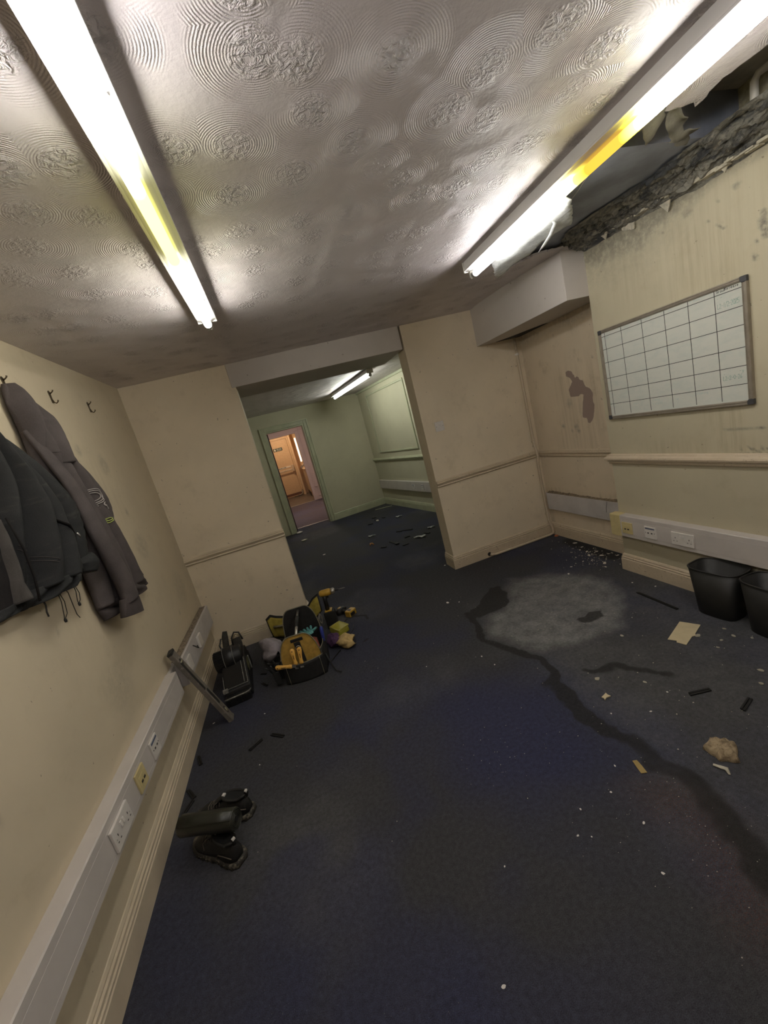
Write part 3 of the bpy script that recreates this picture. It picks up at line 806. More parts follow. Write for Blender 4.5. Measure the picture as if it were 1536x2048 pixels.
batten('long white batten with bare tube glowing over the left half of the room', .884, 2.37-1.2, 2.4, H, M_TL)
batten('long white batten with bare tube beside the broken ceiling hole', 2.449, 2.36-1.2, 2.4, H, M_TR)
batten('fluorescent batten with lit tube in the back room beyond the opening', 2.40, 6.36, 1.95, 2.3735, M_TB, rz=math.atan2(.224, 1.89))
# warm bulb in the far corridor
cl = thing('corridor_lamp', 'warm round ceiling lamp in the corridor beyond the doorway', 'ceiling light', (1.2, 13.5, 2.42))
d = MB(); d.lathe([(.09,0),(.09,-.02),(.085,-.03)], 24); d.build('base', M_WHITE, cl)
d = MB(); d.lathe([(.08,-.03),(.085,-.05),(.06,-.075),(.02,-.085),(.001,-.086)], 24); d.build('globe', emit('warm_globe', (1.0, .76, .52), 230.0), cl, True)
fill_lamp = dup(cl, (1.5, 9.9, 2.42), label='added unseen round lamp brightening the corridor nearest the back room doorway')  # extra lamp, added out of view to give the near corridor more light
for ch in fill_lamp.children:
    if ch.name.startswith('globe'):
        ch.data = ch.data.copy(); ch.data.materials.clear(); ch.data.materials.append(emit('fill_globe', (1.0, .92, .88), 200.0))

# ================================================================== FIXED FITTINGS
# ---- trunking along the left wall
def trunk(name, label, mat, path0, path1, z0, z1, depth, n, lid=True, dirt=None):
    """straight run from path0 to path1 (xy on the wall face), n = xy unit normal into the room"""
    t = thing(name, label, 'cable trunking')
    P0, P1 = Vector(path0), Vector(path1); N = Vector(n)
    def ring(P, prof): return [(P.x+N.x*o, P.y+N.y*o, z) for o, z in prof]
    c = .004
    prof = [(0.0005,z0),(depth-c,z0),(depth,z0+c),(depth,z0+.026),(depth-.0012,z0+.0265),(depth-.0012,z0+.028),(depth,z0+.0285),
            (depth,z1-.0335),(depth-.0012,z1-.033),(depth-.0012,z1-.0315),(depth,z1-.031),(depth,z1-c),(depth-c,z1),(0.0005,z1)]
    m = MB(); m.loft([ring(P0, prof), ring(P1, prof)])
    m.build('trunking_body', mat, t)
    return t
tl = trunk('trunking', 'long white plastic trunking along the lower left wall', M_UPVC, (0, YN+.01), (0, 2.475), .355, .507, .06, (1, 0))
DUSTM = None
def dust_mat():
    t = NT('brown_dust'); c = t.coord()
    n = t.noise(c, 55, 6, .75)
    return t.done(t.mix(t.ramp(n, .35, .65), (0.10, 0.075, 0.05), (0.33, 0.27, 0.20)), .95, 0, t.bump(n, .003))
M_DUST = dust_mat()
tf = trunk('trunking', 'dusty white trunking end section in the left corner behind the level', M_UPVC2, (0, 2.60), (0, 3.575), .335, .508, .06, (1, 0))
dm = MB(); dm.grid(lambda u, v: (.002+.046*v, 2.61+.95*u, .509 + .003*float(fbm(np.array(u*60), np.array(v*6), 5))), 90, 8)
dm.build('dust_layer', M_DUST, tf, True, solid=.001)
bk_ = MB(); bk_.box(.001, .02, 2.475, 2.60, .36, .50); bk_.build('back_channel', M_UPVC2, tf)
tp = trunk('trunking', 'white trunking with sockets along the lower right wall', M_UPVC, (XP, YN+.01), (XP, 2.425), .316, .487, .06, (-1, 0))
ec = MB()
prof = [(0.0,.312),(.060,.312),(.0645,.317),(.0645,.484),(.060,.490),(0.0,.490)]
ec.loft([[(XP-.0005-o, y, z) for o, z in prof] for y in (2.42, 2.512)])
ec.build('end_cap', M_YELL, tp, bevel=.005)
ta = trunk('trunking', 'cracked grey trunking with debris on top in the alcove', M_UPVC2, (XA, YP+.01), (XA, 3.60), .300, .482, .04, (-1, 0))
M_GRIME = simple('rubbly_debris', (0.20, 0.155, 0.10), .95, var=.5, scale=60, bump=.004)
gr = MB(); gr.grid(lambda u, v: (XA-.038+.037*v, 2.52+1.07*u, .483+.016*v*float(fbm(np.array(u*40), np.array(v*4), 15))*(1.3 if u < .3 or u > .6 else .7)), 120, 8)
gr.build('debris_layer', M_GRIME, ta, True, solid=.001)
cr = MB(); cr.tube([(XA-.0412,2.79,.478),(XA-.0415,2.795,.45),(XA-.0412,2.805,.42),(XA-.0412,2.81,.375)], .0016, 5)
cr.build('crack', M_SLOT, ta)
sN = Vector((-RN.x, -RN.y)); q0 = rw(.1, 0, 0); q1 = rw(RL-.12, 0, 0)
tb_ = trunk('trunking', 'white trunking along the panelled wall of the back room', M_UPVC, (q0[0], q0[1]), (q1[0], q1[1]), .36, .535, .05, (sN.x, sN.y))

# ---- outlet plates (local: x out of the plate, y along, z up)
def plate(mb_w, mb_h, th): m = MB(); m.box(0, th, -mb_w/2, mb_w/2, -mb_h/2, mb_h/2); return m
def double_socket(label, loc, rz):
    t = thing('double_socket', label, 'socket', loc, rz)
    plate(.149, .088, .011).build('faceplate', M_WHITE, t, bevel=.0025)
    for s in (-1, 1):
        cy = s*.046
        for (dy, dz, wy_, wz_) in ((0,.010,.004,.009),(-.011,-.012,.0075,.0035),(.011,-.012,.0075,.0035)):
            h = MB(); h.box(.0106, .0116, cy+dy-wy_/2, cy+dy+wy_/2, dz-wz_/2-.004, dz+wz_/2-.004); h.build('pin_hole', M_SLOT, t)
        r = MB(); r.box(.010, .017, s*.009-.006, s*.009+.006, .004, .026)
        r.v = [(x if z < .015 else min(x, .0135), y, z) for x, y, z in r.v]
        r.build('rocker_switch', M_WHITE, t, bevel=.0015)
    for s in (-1, 1):
        sc = MB(); sc.lathe([(.0,.0),(.003,.0),(.003,.0012),(.0,.0012)], 8, Matrix.Translation((.0106, s*.060, -.003)) @ Matrix.Rotation(PI/2, 4, 'Y'))
        sc.build('screw', M_ALU, t)
    return t
def data_outlet(label, loc, rz, mat, kind):
    t = thing('data_outlet', label, 'socket', loc, rz)
    plate(.088, .088, .009).build('faceplate', mat, t, bevel=.002)
    if kind == 'dual':
        st = MB(); st.box(.0085, .0098, -.036, .036, .026, .036); st.build('label_strip', simple('blue_grey_label', (0.10, 0.12, 0.19), .5), t)
        for dy in (-.014, .014):
            p = MB(); p.box(.0085, .0102, dy-.010, dy+.010, -.008, .008); po = p.build('jack', M_WHITE, t, bevel=.001)
            q = MB(); q.box(.0100, .0106, dy-.006, dy+.006, -.006, .003); q.build('jack_slot', M_SLOT, po)
        for dy in (-.034, .034):
            p = MB(); p.lathe([(.0,.0),(.003,.0),(.003,.001),(.0,.001)], 8, Matrix.Translation((.0088, dy, .0)) @ Matrix.Rotation(PI/2, 4, 'Y')); p.build('screw', M_SLOT, t)
    else:
        ins = MB(); ins.box(.0085, .011, -.027, .027, -.018, .020); ins.build('insert', mat, t, bevel=.001)
        for dy in (-.013, .013):
            for dz in (-.007, .010):
                p = MB(); p.box(.0105, .0118, dy-.008, dy+.008, dz-.005, dz+.005); p.build('jack_slot', M_SLOT if dz < 0 else mat, t)
    return t
double_socket('white double socket on the left trunking nearest the shoes', (.0603, 1.505, .425), 0)
data_outlet('yellowed square data outlet on the left trunking', (.0603, 1.733, .425), 0, M_YELL, 'quad')
data_outlet('white data outlet with blue strip on the left trunking', (.0603, 1.928, .424), 0, M_WHITE, 'dual')
double_socket('white double socket on the right wall trunking above the bins', (XP-.0603, 1.930, .395), PI)
data_outlet('yellowed square data outlet beside the trunking end cap', (XP-.0603, 2.357, .395), PI, M_YELL, 'quad')
data_outlet('white data outlet with dark label strip on the right trunking', (XP-.0603, 2.163, .395), PI, M_WHITE, 'dual')
fpl = thing('loose_faceplate', 'tilted white blank plate near the corner end of the left trunking', 'socket', (.0605, 3.055, .425), 0)
m = MB(); m.box(0, .016, -.042, .042, -.043, .043); m.build('faceplate', M_WHITE, fpl, bevel=.002)
fpl2 = thing('loose_faceplate', 'white blank plate on the left trunking just behind the level', 'socket', (.0605, 2.715, .425), 0)
m = MB(); m.box(0, .014, -.042, .042, -.046, .046); m.build('faceplate', M_WHITE, fpl2, bevel=.002)
wz = MB(); wz.tube([(.0605,2.90,.462),(.075,2.895,.452),(.088,2.893,.437),(.090,2.905,.428),(.083,2.92,.430),(.078,2.93,.440)], .0038, 6)
wz.build('loose_wire', M_SLOT, None, True, label='short loose dark wire end sticking out of the left trunking', cat='wire')
ang = math.atan2(sN.y, sN.x)
for i, (y, lb) in enumerate(((6.62, 'white single plate on the back room trunking nearer the doorway'), (6.30, 'white single plate on the back room trunking nearer the opening'))):
    q = rw(rs(y), -.0505, .445); data_outlet(lb, q, ang, M_WHITE, 'dual')

# ---- light switch
sw = thing('light_switch', 'small white two-gang light switch on the wall right of the opening', 'switch', (2.571, F-.0005, 1.452), -PI/2)
plate(.092, .092, .009).build('faceplate', M_WHITE, sw, bevel=.002)
for s in (-1, 1):
    r = MB(); r.box(.0085, .014, s*.010-.007, s*.010+.007, -.013, .013); r.v = [(x if z > 0 else min(x, .011), y, z) for x, y, z in r.v]; r.build('rocker', M_WHITE, sw, bevel=.001)
    p = MB(); p.lathe([(.0,.0),(.003,.0),(.003,.001),(.0,.001)], 8, Matrix.Translation((.0088, s*.034, 0)) @ Matrix.Rotation(PI/2, 4, 'Y')); p.build('screw', M_SLOT, sw)

# ---- pipe in the alcove corner
pi = thing('heating_pipe', 'thin cream painted pipe running down the alcove corner to the skirting', 'pipe')
m = MB(); m.tube([(3.53,3.615,2.09),(3.532,3.615,1.9),(3.538,3.613,1.17),(3.541,3.611,1.0),(3.540,3.590,.95),(3.541,3.590,.86),(3.546,3.612,.80),(3.553,3.613,.25),(3.553,3.610,.16),(3.560,3.595,.125),(3.573,3.596,.08),(3.577,3.600,.035),(3.570,3.602,.020),(3.54,3.604,.014),(3.2,3.606,.013),(2.86,3.605,.017),(2.812,3.608,.028),(2.802,3.614,.034)], .0125, 10)
m.build('pipe', M_TRIMD, pi, True)
for z, mt in ((1.93, M_WHITE), (1.045, M_TRIM), (.245, M_TRIM)):
    k = MB(); x_ = float(np.interp(z, [.2, 1.2, 2.0], [3.553, 3.538, 3.531])); k.lathe([(.0115,-.010),(.0155,-.008),(.0155,.008),(.0115,.010)], 12, Matrix.Translation((x_, 3.613, z)))
    k.box(x_-.006, x_+.006, 3.613, F-.0005, z-.007, z+.007); k.build('pipe_clip', mt, pi)
hl = MB(); hl.lathe([(.001,0),(.021,0),(.021,.002),(.001,.002)], 16, Matrix.Translation((2.795, F-.0225, .036)) @ Matrix.Rotation(PI/2, 4, 'X'))
hl.build('skirting_hole', M_SLOT, pi)
M_ORANGE = simple('orange_crumb', (0.42, 0.13, 0.05), .8)
m = MB(); m.lathe([(.0,0),(.022,.001),(.018,.010),(.004,.016),(.0,.016)], 9, Matrix.Translation((3.565,3.545,0))); m.build('brick_crumb', M_ORANGE, None, label='small orange brick crumb on carpet in the alcove corner', cat='debris')

# ---- whiteboard
wb = thing('whiteboard', 'wall whiteboard with taped black grid and handwriting in an aluminium frame', 'whiteboard', (XP-.0008, 1.9735, 1.526), PI)
WBW, WBH = .917, .620
def wbm():
    t = NT('whiteboard_enamel'); c = t.coord()
    n = t.noise(t.coord((1, 14, 30)), 1.0, 5, .7)
    col = t.mix(t.ramp(n, .40, .75), (0.63, 0.635, 0.57), (0.57, 0.60, 0.545))
    return t.done(col, .22, 0, None, .5)
M_WB = wbm()
m = MB(); m.box(0, .012, -WBW/2+.01, WBW/2-.01, -WBH/2+.01, WBH/2-.01); m.build('panel', M_WB, wb)
M_FRAME = simple('dull_aluminium_frame', (0.34, 0.30, 0.245), .38, .55, var=.1)
def frame_bar(a0, a1, horiz, pos, inner):
    m = MB(); d = .022
    prof = [(0,0),(.019,0),(.019,.006),(.0165,.008),(.0165,.013),(.019,.015),(.017,d),(.010,d+.001),(0,d)]
    if horiz:
        rings = [[(x, a, pos+inner*o) for x, o in prof] for a in (a0, a1)]
    else:
        rings = [[(x, pos+inner*o, a) for x, o in prof] for a in (a0, a1)]
    m.loft(rings); return m
frame_bar(-WBW/2+.02, WBW/2-.02, True, WBH/2, -1).build('frame_rail', M_FRAME, wb)
frame_bar(-WBW/2+.02, WBW/2-.02, True, -WBH/2, 1).build('frame_rail', M_FRAME, wb)
frame_bar(-WBH/2+.02, WBH/2-.02, False, WBW/2, -1).build('frame_rail', M_FRAME, wb)
frame_bar(-WBH/2+.02, WBH/2-.02, False, -WBW/2, 1).build('frame_rail', M_FRAME, wb)
for sy in (-1, 1):
    for sz in (-1, 1):
        c = MB(); c.prism([(0,0),(.030,0),(.030,.020),(.022,.030),(0,.030)], 0, .021, lambda a, b, d: (d, sy*(WBW/2+.001-a), sz*(WBH/2+.001-b)))
        c.build('corner_cap', simple('dark_grey_corner', (0.055, 0.055, 0.06), .5), wb, bevel=.004)
M_INK = simple('black_tape', (0.018, 0.017, 0.016), .5)
YC, ZC = 1.9735, 1.526
def by_(y): return -(y - YC)          # world y -> board local y (board faces -x)
for i, y in enumerate((2.382, 2.247, 2.094, 1.944, 1.804, 1.666)):
    m = MB(); yy = by_(y); m.box(.012, .0124, yy-.0016, yy+.0016, -WBH/2+.03, WBH/2-.024); m.build('grid_line', M_INK, wb)
for z in (1.789, 1.703, 1.614, 1.506, 1.416, 1.324):
    m = MB(); zz = z-ZC; m.box(.0121, .0125, -WBW/2+.02, WBW/2-.022, zz-.0016, zz+.0016); m.build('grid_line', M_INK, wb)
# handwriting: pen strokes as thin ribbons. (u to the right on the board, v up, metres from the board centre)
def ink(name, strokes, mat, w=.0011, x=.0123):
    m = MB()
    for s in strokes:
        for (a, b) in zip(s[:-1], s[1:]):
            A, B = Vector(a), Vector(b); d = B-A
            if d.length < 1e-6: continue
            d = d.normalized(); nn = Vector((-d.y, d.x))*w; e = d*w*.5
            ps = [A-nn-e, B-nn+e, B+nn+e, A+nn-e]
            m.add([(x, p.x, p.y) for p in ps]+[(x+.0002, p.x, p.y) for p in ps], [(0,1,2,3),(4,5,6,7),(0,1,5,4),(1,2,6,5),(2,3,7,6),(3,0,4,7)])
    return m.build(name, mat, wb)
GL = {'G':[[(.9,.8),(.5,1),(.1,.7),(.1,.25),(.5,0),(.9,.25),(.9,.5),(.6,.5)]],'r':[[(.2,0),(.2,.55)],[(.2,.35),(.5,.55),(.7,.5)]],'o':[[(.5,.55),(.2,.4),(.2,.15),(.5,0),(.8,.15),(.8,.4),(.5,.55)]],
 'u':[[(.15,.55),(.2,.1),(.5,0),(.8,.2),(.85,.55)],[(.85,.55),(.9,0)]],'t':[[(.4,.95),(.4,.1),(.7,.05)],[(.1,.6),(.8,.65)]],'R':[[(.15,0),(.15,1),(.65,1),(.75,.75),(.5,.55),(.15,.5)],[(.4,.5),(.85,0)]],
 'e':[[(.15,.3),(.8,.35),(.7,.5),(.4,.55),(.15,.3),(.3,.03),(.8,.08)]],'l':[[(.5,1),(.45,0)]],'a':[[(.8,.5),(.4,.5),(.15,.25),(.4,0),(.75,.2),(.8,.55),(.85,0)]],'s':[[(.8,.5),(.3,.45),(.7,.2),(.2,0)]],
 'L':[[(.2,1),(.2,0),(.6,.0)]],'2':[[(.15,.75),(.45,1),(.75,.75),(.15,0),(.85,.05)]],'1':[[(.4,0),(.55,1)]],'/':[[(.2,-.05),(.7,1.05)]],'0':[[(.5,1),(.2,.7),(.2,.3),(.5,0),(.8,.3),(.8,.7),(.5,1)]],'5':[[(.9,1),(.3,.95),(.25,.55),(.7,.5),(.75,.15),(.2,0)]],
 '-':[[(.2,.45),(.7,.48)]],'.':[[(.4,.1),(.5,.14)]],' ':[],'6':[[(.7,1),(.3,.6),(.2,.2),(.5,0),(.75,.2),(.6,.45),(.25,.35)]],'n':[[(.15,.55),(.15,0)],[(.15,.4),(.5,.55),(.75,.4),(.75,0)]],'m':[[(.1,.55),(.1,0)],[(.1,.45),(.35,.55),(.45,0)],[(.45,.4),(.7,.55),(.85,0)]],'w':[[(.1,.55),(.3,0),(.5,.45),(.7,0),(.9,.55)]],'k':[[(.2,1),(.2,0)],[(.75,.55),(.2,.25),(.8,0)]],'d':[[(.75,1),(.75,0)],[(.75,.45),(.4,.55),(.15,.25),(.4,0),(.75,.15)]],'i':[[(.5,.5),(.5,0)]],'y':[[(.15,.55),(.45,.1)],[(.85,.55),(.3,-.35)]],'g':[[(.8,.5),(.4,.5),(.2,.25),(.5,.05),(.8,.2),(.8,.5),(.75,-.35),(.3,-.3)]],'h':[[(.2,1),(.2,0)],[(.2,.4),(.6,.55),(.8,0)]],'c':[[(.8,.5),(.4,.55),(.15,.25),(.4,0),(.8,.1)]]}
def write(txt, u, v, h, adv=.72, slope=0.0):
    out = []
    for i, ch in enumerate(txt):
        for s in GL.get(ch, []):
            out.append([(u + (i*adv + p[0]*.62)*h, v + p[1]*h + slope*(i*adv*h)) for p in s])
    return out
M_GREENP = simple('faded_green_marker', (0.24, 0.37, 0.31), .6, var=.3, scale=200)
M_TEALP = simple('ghost_teal_marker', (0.44, 0.53, 0.495), .6, var=.15, scale=200)
ink('handwriting', write('Grout', .318, .273, .014, .62) + write('Release', .357, .275, .014, .66), M_INK, .0009)
ink('handwriting', write('L2-1/2-2025', .316, .196, .024, .385, .02) + [[(.320,.245),(.323,.246)],[(.335,.247),(.343,.248)]], M_GREENP, .0009)
ink('handwriting', write('L2-2-0-26', .319, -.170, .022, .46, .01) + [[(.326,-.138),(.330,-.139)]] + write('-y', .40, -.140, .016), M_GREENP, .0009)
for (txt, u, v, h) in (('unit', -.395, .27, .012), ('weeks', -.250, .27, .013), ('week', -.095, .272, .013), ('m/c', .055, .272, .012), ('L hand', .185, .275, .012),
                       ('mon', -.402, .247, .010), ('tue', -.400, .160, .010), ('wed', -.402, .070, .010), ('thur', -.402, -.035, .009), ('fri', -.402, -.125, .009),
                       ('start', -.245, -.226, .011), ('closed', -.105, -.222, .012), ('6 closed', -.105, -.245, .012), ('low', .045, -.235, .010), ('cleaning', .170, -.222, .012)):
    ink('handwriting', write(txt, u, v, h), M_TEALP, .0008)

# ---- coat hooks on the left wall
M_BRASS = simple('tarnished_brass', (0.10, 0.075, 0.045), .45, .6, var=.3)
def hook(label, y, z):
    t = thing('coat_hook', label, 'hook', (0, y, z), 0, 'brass coat hooks on the left wall')
    p = MB(); p.prism([(-.008,-.03),(.008,-.03),(.009,.0),(.012,.028),(0,.036),(-.012,.028),(-.009,0)], .0003, .003, lambda a, b, d: (d, a, b)); p.build('back_plate', M_BRASS, t, bevel=.001)
    a = MB(); a.tube([(.002,0,.018),(.012,0,.022),(.020,0,.028),(.022,0,.034)], [.004,.003,.003,.004], 8); a.build('upper_prong', M_BRASS, t, True)
    a = MB(); a.tube([(.002,0,-.010),(.008,0,-.028),(.016,0,-.034),(.025,0,-.028),(.028,0,-.020)], [.004,.003,.003,.003,.004], 8); a.build('lower_prong', M_BRASS, t, True)
    return t
hook('brass coat hook holding the grey hoodie', 2.150, 2.180)
hook('empty brass coat hook, next to the hoodie', 2.515, 2.175)
hook('empty brass coat hook nearest the far corner', 2.955, 2.172)
hook('brass coat hook holding the dark jacket', 1.800, 2.00)

# ================================================================== CLOTHES ON THE HOOKS
def cloth_mat(name, col, fuzz=.25, scale=260, streak=None, wear=None, rough=.9):
    t = NT(name); c = t.coord(obj=False)
    n = t.noise(c, scale, 3, .7); m_ = t.noise(c, 9, 4, .6)
    cc = t.mix(t.ramp(m_, .3, .7), tuple(x*.85 for x in col), tuple(x*1.12 for x in col))
    cc = t.mix(t.math('MULTIPLY', t.ramp(n, .5, .75), fuzz), cc, tuple(min(1, x*1.9) for x in col))
    if wear:
        w_ = t.noise(t.coord((1, 8, 22)), 1.2, 5, .7)
        cc = t.mix(t.math('MULTIPLY', t.ramp(w_, .55, .72), .45), cc, wear)
    return t.done(cc, rough, 0, t.bump(t.math('ADD', n, t.math('MULTIPLY', m_, 2)), .0012), .3)
M_HOOD = cloth_mat('grey_brown_fleece', (0.088, 0.074, 0.072), fuzz=.3)
M_HOODD = cloth_mat('grey_brown_rib_knit', (0.070, 0.058, 0.056), fuzz=.2, scale=420)
M_JACK = cloth_mat('charcoal_softshell', (0.022, 0.0225, 0.023), fuzz=.2, scale=320, wear=(0.07, 0.066, 0.060), rough=.75)
M_LINE = cloth_mat('black_fleece_lining', (0.012, 0.010, 0.010), fuzz=.15, scale=200)

class Drape:
    """hanging cloth volume: rows of (z, y_left, y_right, base x, bulge), folds added across the width"""
    def __init__(s, rows, nf=4, amp=.02, ph=0.0, drift=.8, seed=1):
        s.z = [r[0] for r in rows][::-1]
        s.c = [[r[k] for r in rows][::-1] for k in range(1, 5)]
        s.nf, s.amp, s.ph, s.drift, s.seed = nf, amp, ph, drift, seed
        s.z0, s.z1 = s.z[0], s.z[-1]
    def row(s, z): return [float(np.interp(z, s.z, c)) for c in s.c]
    def x(s, u, z):
        yl, yr, xb, bu = s.row(z)
        t = (s.z1-z)/(s.z1-s.z0)
        prof = max(0.0, math.sin(PI*min(max(u, 0), 1)))**.55
        f = abs(math.sin(PI*(s.nf*u + s.ph + s.drift*t + .35*math.sin(3*t+s.seed))))**.75 - .55
        w_ = float(fbm(np.array(u*5+s.seed), np.array(z*7), s.seed, 3))-.5
        a = s.amp*min(1, .3+1.3*t)
        return xb + bu*prof + (a*f + .02*w_*min(1, t*2+.3))*prof**.5
    def point(s, u, z, off=0):
        yl, yr, xb, bu = s.row(z)
        return (s.x(u, z)+off, yl+(yr-yl)*u, z)
    def at(s, y, z, off=0):
        yl, yr, xb, bu = s.row(z)
        return s.point((y-yl)/(yr-yl), z, off)
    def mesh(s, nu=64, nz=70, za=None, zb=None, grow=0.0, back=.012):
        za = s.z1 if za is None else za; zb = s.z0 if zb is None else zb
        rings = []
        for j in range(nz):
            z = za + (zb-za)*j/(nz-1); r = []
            yl, yr, xb, bu = s.row(z)
            for i in range(nu+1):
                p = s.point(i/nu, z, grow); r.append(p)
            k = 12
            for i in range(1, k):
                u = 1-i/k; r.append((max(.004, min(back, xb)), yl+(yr-yl)*u, z))
            rings.append(r)
        m = MB(); m.loft(rings); return m

def soft_tube(pts, rad, n=20, seed=0, wr=.0, wz=(0, 9), flat=1.0, sub=6):
    """sleeve: smoothed path with wrinkles"""
    P = [Vector(p) for p in pts]; Q = []; R_ = []
    for i in range(len(P)-1):
        p0, p1, p2, p3 = P[max(i-1,0)], P[i], P[i+1], P[min(i+2,len(P)-1)]
        for k in range(sub):
            t = k/sub
            Q.append(.5*((2*p1)+(p2-p0)*t+(2*p0-5*p1+4*p2-p3)*t*t+(3*p1-p0-3*p2+p3)*t**3)); R_.append(rad[i]*(1-t)+rad[i+1]*t)
    Q.append(P[-1]); R_.append(rad[-1])
    m = MB(); rings = []
    up = Vector((1,0,0))
    for i, p in enumerate(Q):
        t = (Q[min(i+1,len(Q)-1)]-Q[max(i-1,0)]).normalized(); u2 = (up-t*up.dot(t)).normalized(); w_ = t.cross(u2)
        ring = []
        for k in range(n):
            a = 2*PI*k/n
            rr = R_[i]*(1+.10*math.sin(2*a+i*.15+seed))
            if wz[0] <= p.z <= wz[1]: rr += wr*math.sin(p.z*150+2.2*math.sin(a*2+seed))*(.6+.4*math.sin(a+1))
            ring.append(tuple(p + w_*math.cos(a)*rr + u2*math.sin(a)*rr*flat))
        rings.append(ring)
    m.loft(rings); return m

hd = thing('hoodie', 'grey brown hooded sweatshirt with white rainbow print hanging from a hook', 'hoodie', (0, 0, 0))
HB = Drape([(2.02,2.07,2.22,.02,.06),(1.90,2.055,2.285,.02,.075),(1.78,2.05,2.355,.02,.085),(1.66,2.06,2.42,.02,.085),(1.52,2.075,2.455,.02,.085),(1.40,2.07,2.50,.02,.085),(1.26,2.055,2.555,.02,.08),(1.115,2.04,2.61,.02,.075)], nf=3.2, amp=.060, ph=.18, drift=.5, seed=2)
HB.mesh(96, 80).build('body', M_HOOD, hd, True)
HH = Drape([(1.12,2.045,2.605,.02,.075),(1.095,2.05,2.625,.02,.070),(1.05,2.06,2.645,.02,.066)], nf=3.2, amp=.036, ph=.68, drift=.02, seed=2)
HH.mesh(80, 12).build('hem_band', M_HOODD, hd, True)
HO = Drape([(2.170,2.095,2.150,.018,.030),(2.14,2.075,2.172,.018,.05),(2.08,2.060,2.215,.02,.065),(2.02,2.060,2.255,.02,.08),(1.965,2.062,2.262,.02,.085),(1.90,2.058,2.275,.02,.088),(1.80,2.052,2.300,.02,.085)], nf=1.6, amp=.055, ph=.12, drift=.25, seed=5)
HO.mesh(64, 46).build('hood', M_HOOD, hd, True)
soft_tube([(.035,2.09,1.96),(.075,2.095,1.82),(.112,2.095,1.66),(.125,2.10,1.48),(.128,2.125,1.33),(.124,2.155,1.17),(.118,2.160,1.095)], [.035,.04,.040,.050,.058,.070,.078], 24, 1, .0018, (1.0,1.5), .50).build('sleeve', M_HOOD, hd, True)
soft_tube([(.117,2.160,1.100),(.114,2.150,1.06),(.110,2.142,1.020)], [.080,.083,.084], 24, 1, 0, (0,9), .45).build('cuff', M_HOODD, hd, True)
soft_tube([(.045,2.27,1.86),(.055,2.36,1.73),(.06,2.425,1.61),(.055,2.44,1.52),(.05,2.40,1.44),(.045,2.33,1.36)], [.03,.045,.05,.048,.045,.03], 20, 3, .0015, (1.3,1.7), .7).build('sleeve', M_HOOD, hd, True)
def seam(pts_yz, drape, name, mat, parent, r=.0014, off=.0012):
    m = MB(); P = []
    for (a, b) in zip(pts_yz[:-1], pts_yz[1:]):
        for k in range(6): P.append((a[0]+(b[0]-a[0])*k/6, a[1]+(b[1]-a[1])*k/6))
    P.append(pts_yz[-1])
    m.tube([drape.at(y, z, off) for y, z in P], r, 5); return m.build(name, mat, parent, True)
seam([(2.07,1.862),(2.12,1.852),(2.17,1.850),(2.22,1.858),(2.29,1.866)], HB, 'seam', M_HOODD, hd, .0018)
M_PRINT = simple('white_print', (0.50, 0.45, 0.42), .7)
M_LIME = simple('lime_print', (0.42, 0.48, 0.12), .7)
def arc(cy, cz, ry, rz_, a0, a1, n=16): return [(cy+ry*math.cos(a0+(a1-a0)*k/n), cz+rz_*math.sin(a0+(a1-a0)*k/n)) for k in range(n+1)]
dy_ = .005
for ry, rz_ in ((.082,.040),(.066,.032),(.044,.022)):
    seam(arc(2.246+dy_, 1.622, ry, rz_, math.radians(95), math.radians(-75), 9), HB, 'print_arc', M_PRINT, hd, .0018, .005)
seam(arc(2.316+dy_, 1.575, .022, .0105, .6, .6+2*PI, 10), HB, 'print_letter', M_PRINT, hd, .0016, .005)
seam([(2.232,1.563),(2.275,1.5655),(2.272,1.578)], HB, 'print_letter', M_PRINT, hd, .0016, .005)
seam([(2.225,1.575),(2.240,1.580),(2.246,1.570)], HB, 'print_letter', M_PRINT, hd, .0016, .005)
seam([(2.336,1.560),(2.340,1.547),(2.358,1.551)], HB, 'print_letter', M_PRINT, hd, .0016, .005)
seam([(2.240,1.491),(2.262,1.499),(2.270,1.478)], HB, 'print_digit', M_LIME, hd, .0022, .006)
seam(arc(2.302, 1.495, .016, .0065, -.5, 2*PI-.5, 10), HB, 'print_digit', M_LIME, hd, .0022, .006)
seam([(2.317,1.492),(2.321,1.484),(2.306,1.478),(2.290,1.481)], HB, 'print_digit', M_LIME, hd, .0022, .006)

jk_ = thing('jacket', 'dark charcoal softshell jacket with open front and drawcords hanging from a hook', 'jacket', (0, 0, 0))
JB = Drape([(1.99,1.775,1.825,.02,.03),(1.93,1.745,1.835,.02,.06),(1.84,1.705,1.870,.02,.085),(1.74,1.668,1.91,.02,.105),(1.62,1.625,1.935,.02,.12),(1.50,1.605,1.945,.02,.12),(1.40,1.600,1.935,.02,.115),(1.345,1.592,1.925,.02,.11)], nf=3.4, amp=.075, ph=.25, drift=.25, seed=4)
JB.mesh(96, 84).build('body', M_JACK, jk_, True)
JH = Drape([(1.356,1.590,1.93,.02,.11),(1.335,1.582,1.945,.02,.105),(1.300,1.580,1.94,.02,.09)], nf=3.4, amp=.045, ph=.50, drift=.02, seed=4)
JH.mesh(80, 12).build('hem_band', M_JACK, jk_, True)
JL = Drape([(1.86,1.64,1.72,.012,.03),(1.70,1.545,1.66,.012,.04),(1.55,1.475,1.635,.012,.045),(1.42,1.445,1.62,.012,.045),(1.335,1.440,1.61,.012,.04)], nf=1.5, amp=.012, ph=.3, seed=9)
JL.mesh(40, 50, back=.006).build('lining', M_LINE, jk_, True)
JL2 = Drape([(1.342,1.437,1.612,.014,.042),(1.308,1.438,1.608,.014,.042)], nf=1.5, amp=.010, ph=.9, seed=9)
JL2.mesh(30, 8, back=.006).build('lining_hem', M_JACK, jk_, True)
